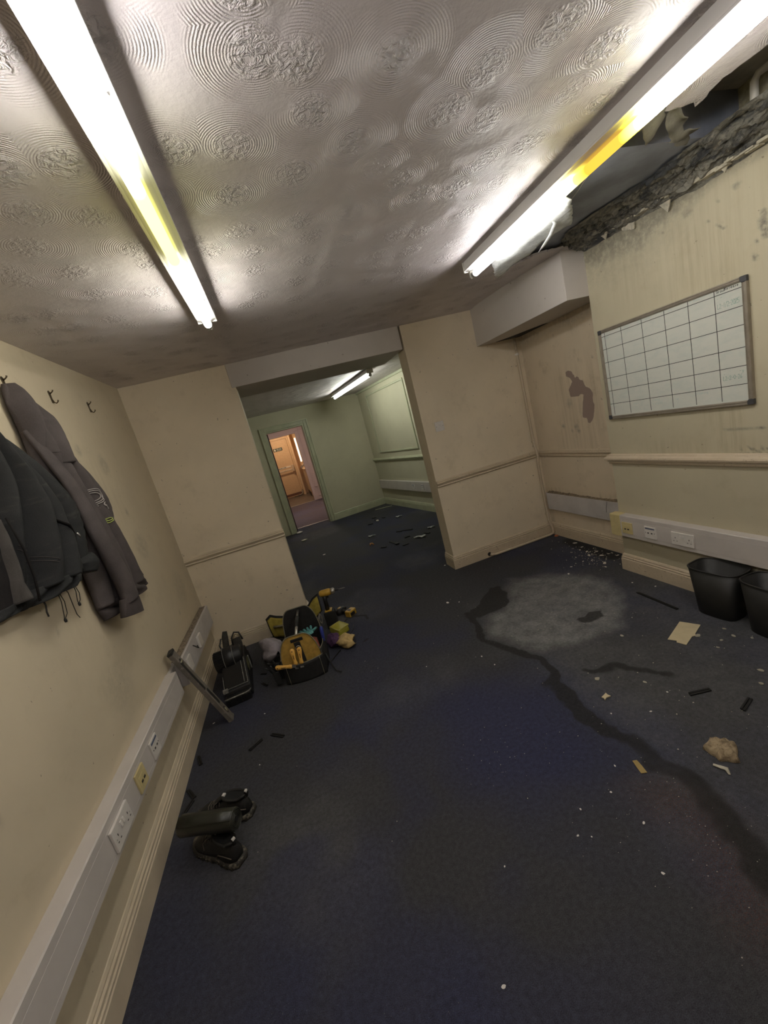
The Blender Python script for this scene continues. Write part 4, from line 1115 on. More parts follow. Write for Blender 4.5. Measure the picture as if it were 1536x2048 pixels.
JF = Drape([(1.62,1.590,1.630,.03,.05),(1.50,1.560,1.612,.03,.06),(1.40,1.535,1.608,.03,.06),(1.335,1.530,1.600,.03,.06)], nf=.7, amp=.01, ph=.2, seed=3)
JF.mesh(24, 30, back=.03).build('front_facing', cloth_mat('grey_inner_facing', (0.075, 0.068, 0.062)), jk_, True)
soft_tube([(.055,1.83,1.90),(.07,1.885,1.80),(.08,1.935,1.70),(.085,1.965,1.61),(.085,1.97,1.52),(.085,1.955,1.43),(.085,1.94,1.375)], [.028,.045,.055,.062,.060,.052,.046], 26, 2, .0035, (1.43,1.66), .9).build('sleeve', M_JACK, jk_, True)
soft_tube([(.085,1.945,1.385),(.088,1.945,1.355),(.085,1.935,1.318)], [.055,.066,.050], 22, 2, 0, (0,9), .9).build('cuff', M_JACK, jk_, True)
# zipped pocket, zip pull and zip tape
m = MB(); zs = [(1.775,1.592),(1.792,1.565),(1.806,1.535),(1.822,1.498)]
m.tube([JB.at(y, z, .004) for y, z in zs], [.003,.014,.014,.003], 8, flat=.4); m.build('pocket_opening', M_LINE, jk_, True)
seam([(1.822,1.498),(1.815,1.44),(1.80,1.396)], JB, 'zip_tape', M_LINE, jk_, .005, .002)
m = MB(); p = Vector(JB.at(1.824, 1.497, .012)); m.tube([p, p+Vector((.002,.006,-.012)), p+Vector((.002,.010,-.022))], [.003,.0045,.003], 6); m.build('zip_pull', M_ALU, jk_, True)
seam([(1.625,1.520),(1.655,1.47),(1.69,1.428)], JB, 'stitch_line', M_HOOD, jk_, .0012, .003)
seam([(1.620,1.508),(1.650,1.458),(1.685,1.418)], JB, 'stitch_line', M_HOOD, jk_, .0012, .003)
m = MB(); m.tube([(.10,1.606,1.62),(.105,1.612,1.50),(.10,1.606,1.40),(.09,1.596,1.315)], .0045, 6); m.build('front_zip', M_LINE, jk_, True)
M_CORD = simple('black_cord', (0.02, 0.016, 0.013), .7)
def cord(pts, name='drawcord', r=.0017): m = MB(); m.tube(pts, r, 6); return m.build(name, M_CORD, jk_, True)
def toggle(p): m = MB(); m.lathe([(.004,-.008),(.0055,-.004),(.0055,.004),(.003,.008)], 8, Matrix.Translation(p)); m.build('cord_toggle', M_BLACK, jk_, True)
cord([(.065,1.752,1.312),(.065,1.748,1.26),(.064,1.730,1.21),(.063,1.724,1.197)]); cord([(.065,1.757,1.312),(.066,1.765,1.255),(.065,1.752,1.21),(.063,1.730,1.196)]); toggle((.063,1.727,1.190))
cord([(.065,1.795,1.314),(.064,1.815,1.275),(.063,1.812,1.22),(.062,1.812,1.18),(.062,1.822,1.160)])
cord([(.065,1.866,1.306),(.065,1.866,1.262),(.064,1.850,1.225),(.063,1.853,1.215)]); cord([(.065,1.870,1.306),(.065,1.884,1.25),(.064,1.872,1.222),(.063,1.857,1.215)]); toggle((.063,1.856,1.209))
cord([(.075,1.637,1.306),(.07,1.648,1.285),(.07,1.637,1.262),(.07,1.636,1.243)], 'zip_cord', .0028)

# ================================================================== BACK ROOM DOOR, EXIT DOOR
M_DKWOOD = simple('dark_door_edge', (0.03, 0.018, 0.014), .5)
M_DOORP = simple('painted_door_face', (0.40, 0.33, 0.28), .45, var=.05)
dr = MB()
hp = Vector(bk(.030, .165, 0))
dr.box(-.002, .036, .0, .74, .006, 2.01)
do = struct('door_1', dr, M_DOORP, 'open corridor door leaf seen edge on', bevel=.002)
do.location = hp + Vector((.004, .004, 0)); do.rotation_euler = (0, 0, math.radians(.6))
de = MB(); de.box(.024, .0385, -.002, .74, .006, 2.01); de.build('door_edge', M_DKWOOD, do)
M_EXIT = simple('peach_exit_door', (0.62, 0.42, 0.24), .5, var=.05)
ex = MB(); ex.box(.55, 1.47, 14.50, 14.546, .01, 2.07)
exo = struct('door_2', ex, M_EXIT, 'peach painted exit door with push bar and sign', bevel=.003)
fr = MB(); fr.box(1.475, 1.54, 14.48, 14.549, 0, 2.14); fr.box(.5, 1.475, 14.48, 14.549, 2.075, 2.14); fr.build('door_frame', M_EXIT, exo, bevel=.004)
sg = MB(); sg.box(.94, 1.255, 14.490, 14.499, 1.70, 1.805)
M_SIGN = simple('dark_green_sign', (0.035, 0.06, 0.045), .5)
sgo = sg.build('exit_sign', M_SIGN, exo)
M_SIGNW = simple('sign_white', (0.72, 0.66, 0.55), .5)
def sign_text(txt, x0, z0, h, y=14.4895):
    m = MB()
    for s in [[( x0+(i*.68+p[0]*.62)*h, z0+p[1]*h) for p in st] for i, ch in enumerate(txt) for st in GLS.get(ch, [])]:
        for (a, b) in zip(s[:-1], s[1:]):
            A, B = Vector(a), Vector(b); d = (B-A).normalized(); n_ = Vector((-d.y, d.x))*.0035
            ps = [A-n_, B-n_, B+n_, A+n_]
            m.add([(p.x, y, p.y) for p in ps]+[(p.x, y-.0006, p.y) for p in ps], [(0,1,2,3),(4,5,6,7),(0,1,5,4),(1,2,6,5),(2,3,7,6),(3,0,4,7)])
    return m
GLS = {'E':[[(.8,1),(.15,1),(.15,0),(.8,0)],[(.15,.5),(.7,.5)]],'X':[[(.1,0),(.9,1)],[(.1,1),(.9,0)]],'I':[[(.5,0),(.5,1)]],'T':[[(.1,1),(.9,1)],[(.5,1),(.5,0)]],'F':[[(.15,0),(.15,1),(.8,1)],[(.15,.5),(.7,.5)]],'R':[[(.15,0),(.15,1),(.7,1),(.75,.6),(.15,.5)],[(.4,.5),(.85,0)]],
       'P':[[(.15,0),(.15,1),(.75,1),(.75,.5),(.15,.5)]],'U':[[(.15,1),(.15,.1),(.5,0),(.85,.1),(.85,1)]],'S':[[(.85,.9),(.3,1),(.15,.7),(.8,.4),(.7,0),(.1,.1)]],'H':[[(.15,0),(.15,1)],[(.85,0),(.85,1)],[(.15,.5),(.85,.5)]],'O':[[(.5,1),(.15,.7),(.15,.3),(.5,0),(.85,.3),(.85,.7),(.5,1)]],'N':[[(.15,0),(.15,1),(.85,0),(.85,1)]],'B':[[(.15,0),(.15,1),(.7,.9),(.6,.5),(.15,.5)],[(.6,.5),(.8,.2),(.15,0)]],'A':[[(.1,0),(.5,1),(.9,0)],[(.3,.4),(.7,.4)]]}
sign_text('FIRE EXIT', 1.055, 1.752, .028).build('sign_lettering', M_SIGNW, sgo)
m = MB(); m.box(1.055, 1.225, 14.4890, 14.4897, 1.722, 1.732); m.prism([(.975,1.715),(1.01,1.715),(1.03,1.75),(1.005,1.79),(.965,1.77)], 14.4890, 14.4897, lambda a, b, d: (a, d, b)); m.build('sign_pictogram', M_SIGNW, sgo)
pb = MB(); pb.box(.72, 1.42, 14.40, 14.42, .95, 1.0); pb.box(.72, .78, 14.40, 14.50, .94, 1.06); pb.box(1.39, 1.455, 14.39, 14.50, .90, 1.13)
pb.build('push_bar', simple('cream_metal_bar', (0.60, 0.47, 0.33), .35, .3), exo, bevel=.006)
pl = MB(); pl.box(.74, 1.36, 14.492, 14.499, 1.065, 1.115); plo = pl.build('push_bar_sign', M_SIGNW, exo)
sign_text('PUSH BAR TO OPEN', .93, 1.078, .024, 14.4915).build('sign_lettering', M_SIGN, plo)
kp = MB(); kp.box(.56, 1.46, 14.490, 14.499, .05, .13); kp.build('kick_plate', simple('brown_kick_plate', (0.16, 0.07, 0.04), .5), exo)
M_LITE = emit('lit_window_strip', (1.0, .86, .62), 3.0)
wn = MB(); wn.box(1.745, 1.80, 14.535, 14.548, 1.15, 2.0)
wno = struct('window_1', wn, M_LITE, 'narrow lit window strip beside the exit door')
wf = MB(); wf.box(1.725, 1.745, 14.53, 14.549, 1.13, 2.02); wf.box(1.80, 1.82, 14.53, 14.549, 1.13, 2.02); wf.build('window_frame', M_EXIT, wno)
cb = thing('cable_bundle', 'bundle of white and black cable hanging above the low wall by the exit', 'cable', (1.72, 13.9, .93))
for k in range(6):
    c = MB(); a = k*1.05
    c.tube([(-.06+.02*math.sin(a), .0, .01), (-.02+.05*math.cos(a), -.02, .05+.01*k), (.04, .02*math.sin(a), .07+.012*k), (.12, .0, .10+.008*k)], .008, 6)
    c.build('cable', M_BLACK if k % 3 == 1 else M_WHITE, cb, True)
jk = thing('cable_clutter', 'pale cable clutter piled on the floor by the exit door', 'cable', (1.42, 14.2, 0))
for k in range(5):
    c = MB(); c.tube([(-.25+.06*k, .1, .02+.01*k), (-.1+.04*k, -.06+.03*k, .03), (.06, .02*k, .06+.03*k), (.1, .12, .12+.02*k)], .010, 6)
    c.build('cable', simple('beige_cable', (0.55, 0.45, 0.34), .6) if k % 2 else M_BLACK, jk, True)

# ================================================================== THINGS ON THE FLOOR
def axes(origin, zdir, xhint):
    z = Vector(zdir).normalized(); x = Vector(xhint); x = (x - z*x.dot(z)).normalized(); y = z.cross(x)
    return Matrix(((x.x,y.x,z.x,origin[0]),(x.y,y.y,z.y,origin[1]),(x.z,y.z,z.z,origin[2]),(0,0,0,1)))
# ---- spirit level leaning on the trunking
M_LEVEL = speckled('scuffed_grey_aluminium', (0.17, 0.15, 0.125), (0.34, 0.31, 0.27), .45, .56, 30)
M_LEVELD = simple('dark_level_recess', (0.02, 0.02, 0.019), .5)
lv = thing('spirit_level', 'scuffed grey spirit level leaning against the left trunking', 'spirit level')
B_, T_ = Vector((.214, 2.590, .004)), Vector((.046, 2.532, .612))
LM = axes(B_, T_-B_, (0, 1, 0)); LL = (T_-B_).length
if LM.col[1].x < 0:          # local y must point away from the wall
    LM = axes(B_, T_-B_, (0, -1, 0))
lv.matrix_world = LM
m = MB(); prof = [(-.030,-.012),(.030,-.012),(.030,.015),(.026,.017),(-.026,.017),(-.030,.015)]
m.loft([[(a, b, z) for a, b in prof] for z in (0, LL)]); m.build('body', M_LEVEL, lv, bevel=.0015)
def slot(z0, z1, w, name, mat, y=.0175, dpt=.001):
    m = MB(); n = 10; poly = [(w*math.cos(PI*k/n), z1-w+w*math.sin(PI*k/n)) for k in range(n+1)] + [(w*math.cos(PI+PI*k/n), z0+w+w*math.sin(PI+PI*k/n)) for k in range(n+1)]
    m.prism(poly, y-dpt, y, lambda a, b, d: (a+.003, d, b)); return m.build(name, mat, lv)
slot(.15, .29, .013, 'hand_hole', M_LEVELD)
slot(.055, .115, .011, 'vial_window', M_LEVELD); slot(.52, .565, .011, 'vial_window', M_LEVELD)
for zc in (.085, .542):
    m = MB(); m.lathe([(.001,-.016),(.0055,-.014),(.0055,.014),(.001,.016)], 10, Matrix.Translation((.003, .0172, zc)) @ Matrix.Rotation(PI/2*(zc > .3), 4, 'Y')); m.build('vial', simple('pale_vial', (0.34, 0.33, 0.22), .2), lv, True)
m = MB(); m.box(.008, .029, .016, .0185, .30, LL-.09); m.build('top_strip', M_LEVELD, lv)
for z in (0, LL-.012):
    m = MB(); m.box(-.0308, .0308, -.0128, .0178, z-.003, z+.014); m.build('end_cap', M_LEVELD if z else M_LEVEL, lv, bevel=.002)

# ---- work shoes and bin bag roll
M_SHOE = speckled('dusty_black_leather', (0.012, 0.011, 0.010), (0.075, 0.065, 0.052), .6, .62, 24)
M_SOLE = speckled('dirty_rubber_sole', (0.030, 0.026, 0.021), (0.15, 0.13, 0.095), .75, .52, 40)
M_LACE = simple('brown_grey_lace', (0.11, 0.09, 0.07), .8)
M_INNER = simple('black_shoe_lining', (0.006, 0.006, 0.006), .9)
def shoe(label, loc, rz):
    t = thing('work_shoe', label, 'shoe', loc, rz, 'pair of black work shoes')     # heel at x = 0, toe along +x
    def hw(u): return float(np.interp(u, [0,.06,.2,.38,.6,.78,.92,1], [.018,.034,.040,.036,.046,.050,.038,.012]))
    def ht(u): return float(np.interp(u, [0,.05,.15,.30,.40,.52,.66,.82,.94,1], [.085,.098,.099,.099,.102,.090,.072,.062,.045,.022]))
    L = .285; rings = []
    for i in range(27):
        u = i/26; r = []; w_, h = hw(u), ht(u)
        for k in range(17):
            a = PI*k/16
            yy = w_*math.cos(a); zz = .022 + (h-.022)*(math.sin(a)**(.62 if u < .45 else .8))
            if u < .45: yy *= (1 - .28*max(0, (zz-.05)/.07))
            r.append((u*L, yy, zz))
        rings.append(r)
    m = MB(); m.loft(rings); m.build('upper', M_SHOE, t, True)
    rings = []
    for z, g in ((0.0,.004),(.006,.007),(.022,.007),(.027,.002)):
        ring = []
        us = [i/24 for i in range(25)]
        for u in us: ring.append((u*(L+.012)-.006 + g*(2*u-1)*.5, hw(u)+g, z + (.006*max(0,(u-.75)/.25)**2)))
        for u in us[::-1]: ring.append((u*(L+.012)-.006 + g*(2*u-1)*.5, -hw(u)-g, z + (.006*max(0,(u-.75)/.25)**2)))
        rings.append(ring)
    m = MB(); m.loft(rings); so = m.build('sole', M_SOLE, t, True)
    for k in range(9):
        u = .06+k*.105
        for s in (-1, 1):
            q = MB(); q.box(u*L-.006, u*L+.006, s*(hw(u)+.006)-.003, s*(hw(u)+.006)+.003, .001, .016); q.build('tread_lug', M_SOLE, so)
    n = 26; cx, a_, b_ = .062, .060, .029
    ringp = [(cx+a_*math.cos(2*PI*k/n), b_*math.sin(2*PI*k/n), .110+.010*math.cos(2*PI*k/n)*(.5)+.006*(math.cos(2*PI*k/n) < -.6)) for k in range(n)]
    m = MB(); m.tube(ringp+[ringp[0]], .0065, 8, cap=False); m.build('collar', M_SHOE, t, True)
    m = MB(); vs_ = [(x*.94+cx*.06, y*.94, z+.003) for x, y, z in ringp]+[(cx, 0, .1015)]
    m.add(vs_, [(k, (k+1) % n, n) for k in range(n)]); m.build('lining', M_INNER, t, True)
    m = MB(); m.grid(lambda u, v: (.118+.052*(1-v), -.022+.044*u, .080+.034*v + .006*math.sin(PI*u)), 8, 8); m.build('tongue', M_SHOE, t, True, solid=.005)
    m = MB(); m.tube([(-.004,0,.100),(-.012,0,.118),(-.006,0,.130),(.002,0,.118)], .004, 6, flat=2.2); po = m.build('pull_tab', M_SHOE, t, True)
    q = MB(); q.box(-.012, -.002, -.007, .007, .124, .133); q.build('tab_mark', M_WHITE, po, bevel=.001)
    m = MB(); m.box(.106, .120, -.008, .008, .112, .122); m.build('tongue_mark', M_WHITE, t, bevel=.001)
    for k in range(5):
        x_ = .128+k*.017; z_ = ht(x_/L)+.003
        q = MB(); q.tube([(x_,-.030,z_-.014),(x_+.006,-.012,z_),(x_+.010,.012,z_),(x_+.004,.030,z_-.014)], .0022, 6); q.build('lace', M_LACE, t, True)
    q = MB(); q.tube([(.13,.0,.098),(.15,.03,.100),(.175,.038,.078),(.16,.048,.060)], .002, 6); q.build('lace', M_LACE, t, True)
    q = MB(); q.tube([(.0,.034,.060),(.04,.041,.066),(.08,.040,.056),(.10,.041,.034)], .0022, 6); q.build('side_stripe', M_LACE, t, True)
    return t
shoe('black work shoe standing behind the roll of bin bags', (.405, 1.770, 0), math.atan2(.125, -.30))
shoe('black work shoe in front of the roll of bin bags', (.372, 1.545, 0), math.atan2(.19, -.20))
M_BAGS = simple('dark_olive_plastic_film', (0.020, 0.020, 0.013), .38, var=.25, scale=20)
rl = thing('bin_bag_roll', 'thick roll of dark bin bags lying across the two shoes', 'bin bag roll')
A_, Bq = Vector((.398, 1.590, .168)), Vector((.150, 1.690, .160))
rl.matrix_world = axes(A_, Bq-A_, (0, 0, 1)); RLn = (Bq-A_).length
m = MB(); R0 = .043
prof = [(.012,.004),(.0125,.0),(.020,.003),(.026,-.002),(.032,.002),(.037,-.001),(.040,.002),(R0,.006),(R0+.001,RLn*.3),(R0-.001,RLn*.7),(R0,RLn-.006),(.038,RLn),(.012,RLn)]
m.lathe(prof, 32); m.build('roll', M_BAGS, rl, True)
sp = MB(); spp = [((.013+.027*k/70)*math.cos(k*.42), (.013+.027*k/70)*math.sin(k*.42), -.0015) for k in range(71)]
sp.tube(spp, .0011, 4); sp.build('rolled_layers', simple('film_edge', (0.05, 0.05, 0.04), .4), rl, True)
m = MB(); m.lathe([(.0,-.001),(.0115,-.001),(.0115,.02),(.0,.02)], 16); m.build('core_hole', M_INNER, rl)
m = MB(); m.grid(lambda u, v: ((R0+.002)*math.cos(-.9+.9*u), (R0+.002)*math.sin(-.9+.9*u), .004+(RLn-.01)*v), 10, 4); m.build('loose_flap', M_BAGS, rl, True, solid=.001)

# ---- rugged black tool case near the corner
M_CASE = speckled('scuffed_black_case', (0.011, 0.011, 0.012), (0.10, 0.10, 0.098), .42, .66, 34)
M_CASEB = simple('black_case_panel', (0.006, 0.006, 0.007), .35)
M_WORN = speckled('worn_grey_edge', (0.19, 0.185, 0.165), (0.40, 0.38, 0.33), .6, .55, 60)
tc = thing('tool_case', 'scuffed black machine-like tool case with ribbed barrel and padded handles in the corner', 'tool case', (.265, 2.735, 0), math.radians(5))
m = MB(); m.prism([(.05,.0),(.47,.0),(.50,.06),(.47,.20),(.36,.245),(.25,.20),(.06,.085),(.045,.03)], -.085, .095, lambda a, b, d: (d, a, b)); m.build('body', M_CASE, tc, bevel=.008)
m = MB(); m.box(-.09, .085, -.005, .062, .0, .062); bo = m.build('front_bumper', M_CASE, tc, bevel=.010)
m = MB(); m.tube([(-.090,-.004,.064),(-.02,-.008,.066),(.05,-.008,.066),(.080,.004,.064),(.088,.03,.060)], .005, 6); m.build('worn_edge', M_WORN, bo, True)
for k in range(4):
    m = MB(); x_ = -.06+k*.038; m.box(x_-.003, x_+.003, -.010, .0, .006, .056); m.build('bumper_rib', M_CASE, bo, bevel=.001)
def face_pt(u, v):        # sloping front panel
    return (-.082+.164*u, .066+.19*v, .092+.112*v)
m = MB(); m.grid(lambda u, v: tuple(Vector(face_pt(.06+.88*u, .04+.9*v))+Vector((0,-.004,.005))), 4, 4); m.build('front_panel', M_CASEB, tc, solid=.004)
for name, ps in (('panel_edge', [(0,0),(1,0)]), ('panel_edge', [(0,.98),(1,.98)]), ('panel_edge', [(1,0),(1,.98)]), ('panel_edge', [(0,.0),(0,.5)]), ('panel_edge', [(.86,.05),(.86,.95)])):
    m = MB(); m.tube([tuple(Vector(face_pt(*p))+Vector((0,-.006,.010))) for p in ps], .0028, 6); m.build(name, M_WORN, tc, True)
m = MB(); m.box(-.095, -.060, .050, .074, .080, .108); m.build('latch', M_WORN, tc, bevel=.003)
m = MB(); m.lathe([(.02,-.125),(.066,-.122),(.078,-.115),(.078,-.05),(.088,-.045),(.088,.02),(.080,.026),(.080,.07),(.060,.082),(.02,.084)], 28, Matrix.Translation((0,.30,.215)) @ Matrix.Rotation(PI/2, 4, 'Y')); br = m.build('barrel', M_CASE, tc, True)
for x_ in (-.048, .022):
    m = MB(); n = 24; m.tube([(x_, .30+.0895*math.cos(2*PI*k/n), .215+.0895*math.sin(2*PI*k/n)) for k in range(n+1)], .002, 5, cap=False); m.build('barrel_ring', M_WORN, br, True)
for k in range(9):
    a = math.radians(100+k*14); m = MB(); m.box(-.118, -.055, .30+.079*math.cos(a)-.0015, .30+.079*math.cos(a)+.0015, .215+.079*math.sin(a)-.0015, .215+.079*math.sin(a)+.0015); m.build('barrel_rib', M_CASE, br)
M_PAD = simple('dark_foam_pad', (0.030, 0.027, 0.022), .9, var=.3, scale=60, bump=.001)
m = MB(); m.tube([(-.03,.37,.20),(-.028,.41,.27),(-.018,.44,.335),(-.008,.452,.372)], [.026,.025,.024,.017], 12); m.build('padded_handle', M_PAD, tc, True)
m = MB(); m.tube([(.055,.37,.21),(.058,.395,.26),(.060,.410,.305)], [.034,.036,.030], 14); m.build('motor_cap', M_PAD, tc, True)
m = MB(); m.tube([(.018,.42,.24),(.022,.45,.30),(.05,.462,.335),(.085,.45,.325),(.10,.42,.27)], .007, 8); m.build('carry_loop', M_BLACK, tc, True)
m = MB(); m.tube([(.022,.428,.25),(.03,.44,.295),(.052,.452,.318),(.08,.44,.308),(.09,.42,.27)], .005, 8); m.build('loop_trim', simple('dull_brass_trim', (0.20,0.155,0.075), .5), tc, True)
m = MB(); m.tube([(-.06,.40,.22),(-.075,.43,.28),(-.055,.46,.32),(-.03,.455,.31)], .006, 8); m.build('carry_loop', M_BLACK, tc, True)
m = MB(); m.box(.0955, .098, .22, .33, .10, .165); m.build('side_label', simple('olive_label', (0.10, 0.095, 0.045), .6), tc)
for k in range(4):
    m = MB(); m.box(.095, .104, .36+.03*k, .375+.03*k, .04, .15); m.build('side_vent', M_WORN if k == 0 else M_CASE, tc, bevel=.002)

# ---- open tool bag
M_YB = simple('mustard_canvas', (0.40, 0.245, 0.045), .85, var=.18, scale=30, bump=.0008)
M_YL = simple('olive_yellow_lining', (0.30, 0.235, 0.035), .85, var=.2, scale=30, bump=.0008)
M_BC = simple('black_nylon', (0.010, 0.010, 0.010), .7, var=.3, scale=40, bump=.0006)
M_PIPE = simple('grey_beige_piping', (0.22, 0.195, 0.13), .7)
bg = thing('tool_bag', 'open black and mustard tool bag with tubular handle and yellow handled knives', 'tool bag', (.748, 2.70, 0), math.radians(-6))
def arch(w, h, sh, top, n=10):
    """half outline right side from the base up to the top"""
    P = [(w, 0), (w*1.02, sh*.5), (w*1.0, sh)]
    for k in range(1, n+1):
        t = k/n; P.append((w*(1-t)+top*t + .02*math.sin(PI*t), sh+(h-sh)*math.sin(t*PI/2)))
    return P + [(0, h)]
def outline(w, h, sh, top): A = arch(w, h, sh, top); return A + [(-x, z) for x, z in A[::-1][1:]]
m = MB(); m.prism(outline(.145,.335,.14,.045), 0, .012, lambda a, b, d: (a, d+.02+(b-.1)*.10, b)); fp = m.build('front_panel', M_YB, bg, bevel=.003)
m = MB(); o_ = outline(.148,.338,.14,.045)[2:-2]; m.tube([(a, .018+(b-.1)*.10, b) for a, b in o_], .004, 6); m.build('piping', M_PIPE, fp, True)
m = MB(); m.box(-.042, .048, .028, .050, .288, .312); m.v = [(x, y+.008, z) for x, y, z in m.v]; m.build('handle_slot', M_BC, fp, bevel=.004)
m = MB(); m.grid(lambda u, v: (-.022+.044*u+.01*v, .012+.024*(1-v)*0+(.29-.15*v-.1)*.10, .288-.15*v), 4, 6); m.build('webbing_strap', M_BC, fp, solid=.006)
m = MB(); n = 14; m.tube([(.002+.018*math.cos(2*PI*k/n), .020, .245+.018*math.sin(2*PI*k/n)) for k in range(n+1)], .0025, 6, cap=False); m.build('d_ring', M_ALU, fp, True)
def pocket(u, v):
    a = -1+2*u; return (a*.150, -.030*math.cos(a*PI/2)**.6*(1-.25*v) + .014, .004+.148*v - .012*math.cos(a*PI/2))
m = MB(); m.grid(pocket, 24, 8); pk = m.build('front_pocket', M_BC, bg, True, solid=.005)
m = MB(); m.tube([pocket(k/24, 1.0) for k in range(25)], .0035, 6); m.build('piping', M_PIPE, pk, True)
for u in (.10, .92):
    m = MB(); m.tube([tuple(Vector(pocket(u, k/6))+Vector((0,-.003,0))) for k in range(7)], .002, 5); m.build('piping', M_PIPE, pk, True)
m = MB(); m.prism(outline(.145,.385,.15,.06), .40, .412, lambda a, b, d: (a, d+(b-.1)*.05, b)); m.build('rear_panel', M_BC, bg, bevel=.003)
m = MB(); m.tube([(a, .402+(b-.1)*.05, b) for a, b in outline(.147,.388,.15,.06)[2:-2]], .004, 6); m.build('piping', M_PIPE, bg, True)
for s in (-1, 1):
    m = MB(); m.grid(lambda u, v: (s*(.143+.022*math.sin(PI*u)*(1-.4*v)), .02+.385*u, .004+(.150+.10*abs(u-.5)**1.5)*v), 16, 6); m.build('side_wall', M_BC, bg, True, solid=.006)
    m = MB(); m.tube([(s*(.143+.022*math.sin(PI*u)*.6), .02+.385*u, .156+.10*abs(u-.5)**1.5) for u in [k/14 for k in range(15)]], .0035, 6); m.build('piping', M_PIPE, bg, True)
m = MB(); m.box(-.143, .143, .02, .41, .001, .012); m.build('base', M_BC, bg)
m = MB(); m.tube([(.005,.055,.318),(.010,.22,.352),(.012,.415,.360)], .011, 12); hb = m.build('handle_bar', simple('chrome_bar', (0.45, 0.44, 0.40), .3, .8), bg, True)
m = MB(); m.tube([(.009,.16,.340),(.010,.22,.352),(.011,.30,.356)], .0145, 12); m.build('rubber_grip', M_BC, hb, True)
m = MB(); m.tube([(.16,.10,.10),(.19,.03,.03),(.215,-.02,.008),(.25,-.055,.006)], [.006,.006,.006,.007], 6, flat=.5); m.build('shoulder_strap', M_BC, bg, True)
bgM = Matrix.Translation((.748, 2.70, 0)) @ Matrix.Rotation(math.radians(-6), 4, 'Z')
def inb(x, y, z): return tuple(bgM @ Vector((x, y, z)))
M_KNF = simple('amber_yellow_plastic', (0.82, 0.46, 0.10), .4, var=.06)
def knife(label, loc, rot):
    t = thing('filling_knife', label, 'filling knife', loc, 0, 'yellow handled filling knives in the bag pocket', rot)
    m = MB(); rings = []
    for z, w_, d_ in ((0,.014,.008),(.012,.016,.010),(.03,.012,.009),(.06,.013,.010),(.095,.018,.011),(.112,.016,.010),(.120,.008,.005)):
        rings.append([(w_*math.cos(2*PI*k/14), d_*math.sin(2*PI*k/14), z) for k in range(14)])
    m.loft(rings); ho = m.build('handle', M_KNF, t, True)
    q = MB(); q.lathe([(.0,0),(.0042,0),(.0042,.001),(.0,.001)], 10, Matrix.Translation((0,-.0102,.102)) @ Matrix.Rotation(PI/2, 4, 'X')); q.build('hang_hole', M_SLOT, ho)
    q = MB(); q.box(-.0022, .0022, -.0112, -.009, .045, .075); q.build('grip_slot', M_SLOT, ho)
    q = MB(); q.box(-.012, .012, -.001, .001, -.028, .0); q.build('blade', M_ALU, t)
    return t
knife('yellow handled filling knife standing upright, middle of the three in the bag pocket', inb(-.045,-.006,.140), (math.radians(-10), 0, math.radians(-6)))
knife('yellow handled filling knife standing upright, rightmost of the three in the bag pocket', inb(-.005,-.008,.138), (math.radians(-10), math.radians(6), math.radians(-6)))
knife('yellow handled filling knife tipped over sideways at the left of the bag pocket', inb(-.070,-.026,.150), (math.radians(-10), math.radians(-82), math.radians(-6)))
# contents
def lump(name, label, cat, loc, size, mat, seed, parent=None, n=18, rough=.35):
    m = MB(); r = random.Random(seed); ph = [r.uniform(0, 6.28) for _ in range(9)]
    def f(u, v):
        a = 2*PI*u; b = PI*(v-.5)
        k = 1 + rough*.35*(math.sin(2*a+ph[0])*math.cos(b) + .8*math.sin(3*a+3*b+ph[1]) + .6*math.sin(5*a-4*b+ph[2]) + .4*math.sin(9*a+6*b+ph[3]))
        return (loc[0]+size[0]*k*math.cos(a)*math.cos(b), loc[1]+size[1]*k*math.sin(a)*math.cos(b), max(.002, loc[2]+size[2]*k*math.sin(b)))
    m.grid(f, n, n, wrap=True)
    return m.build(name, mat, parent, True, label=label if parent is None else None, cat=cat if parent is None else None)
M_ORB = simple('orange_fabric', (0.42, 0.085, 0.025), .8, var=.25, scale=40, bump=.002)
M_TEAL = simple('teal_glove', (0.09, 0.27, 0.26), .7, var=.3, scale=50, bump=.002)
lump('orange_pouch', 'crumpled orange pouch inside the tool bag left of the handle', 'pouch', inb(-.075,.26,.175), (.055,.075,.05), M_ORB, 3)
lump('orange_pouch', 'crumpled rust orange cloth inside the tool bag right of the handle', 'pouch', inb(.075,.19,.150), (.058,.085,.05), simple('rust_fabric', (0.23, 0.055, 0.03), .8, var=.3, scale=40, bump=.002), 5)
gl_ = thing('work_glove', 'teal work glove stuffed into the tool bag', 'glove', inb(.06,.29,.20), math.radians(20))
lump('palm', None, None, (0,0,0), (.045,.035,.024), M_TEAL, 8, gl_)
for k in range(4):
    m = MB(); m.tube([(-.03+.02*k,.02,.01),(-.045+.03*k,.05,.024),(-.05+.035*k,.075,.012)], [.011,.010,.007], 8); m.build('finger', M_TEAL, gl_, True)
m = MB(); m.tube([(.03,-.01,.01),(.06,-.01,.02),(.075,.01,.010)], [.011,.010,.007], 8); m.build('thumb', M_TEAL, gl_, True)
m = MB(); m.box(.022, .068, .165, .195, .205, .208); m.v = [inb(*p) for p in m.v]; pt = m.build('paper_tag', M_SIGNW, None, label='small white printed tag in the tool bag', cat='tag')
for k in range(2):
    m = MB(); m.box(.028, .062, .172+.010*k, .176+.010*k, .2078, .2086); m.v = [inb(*p) for p in m.v]; m.build('print_line', M_INK, pt)
sd_ = thing('screwdriver', 'screwdriver with blue handle in the right side pocket of the tool bag', 'screwdriver', inb(.155,.23,.10), 0, None, (math.radians(-4), math.radians(6), 0))
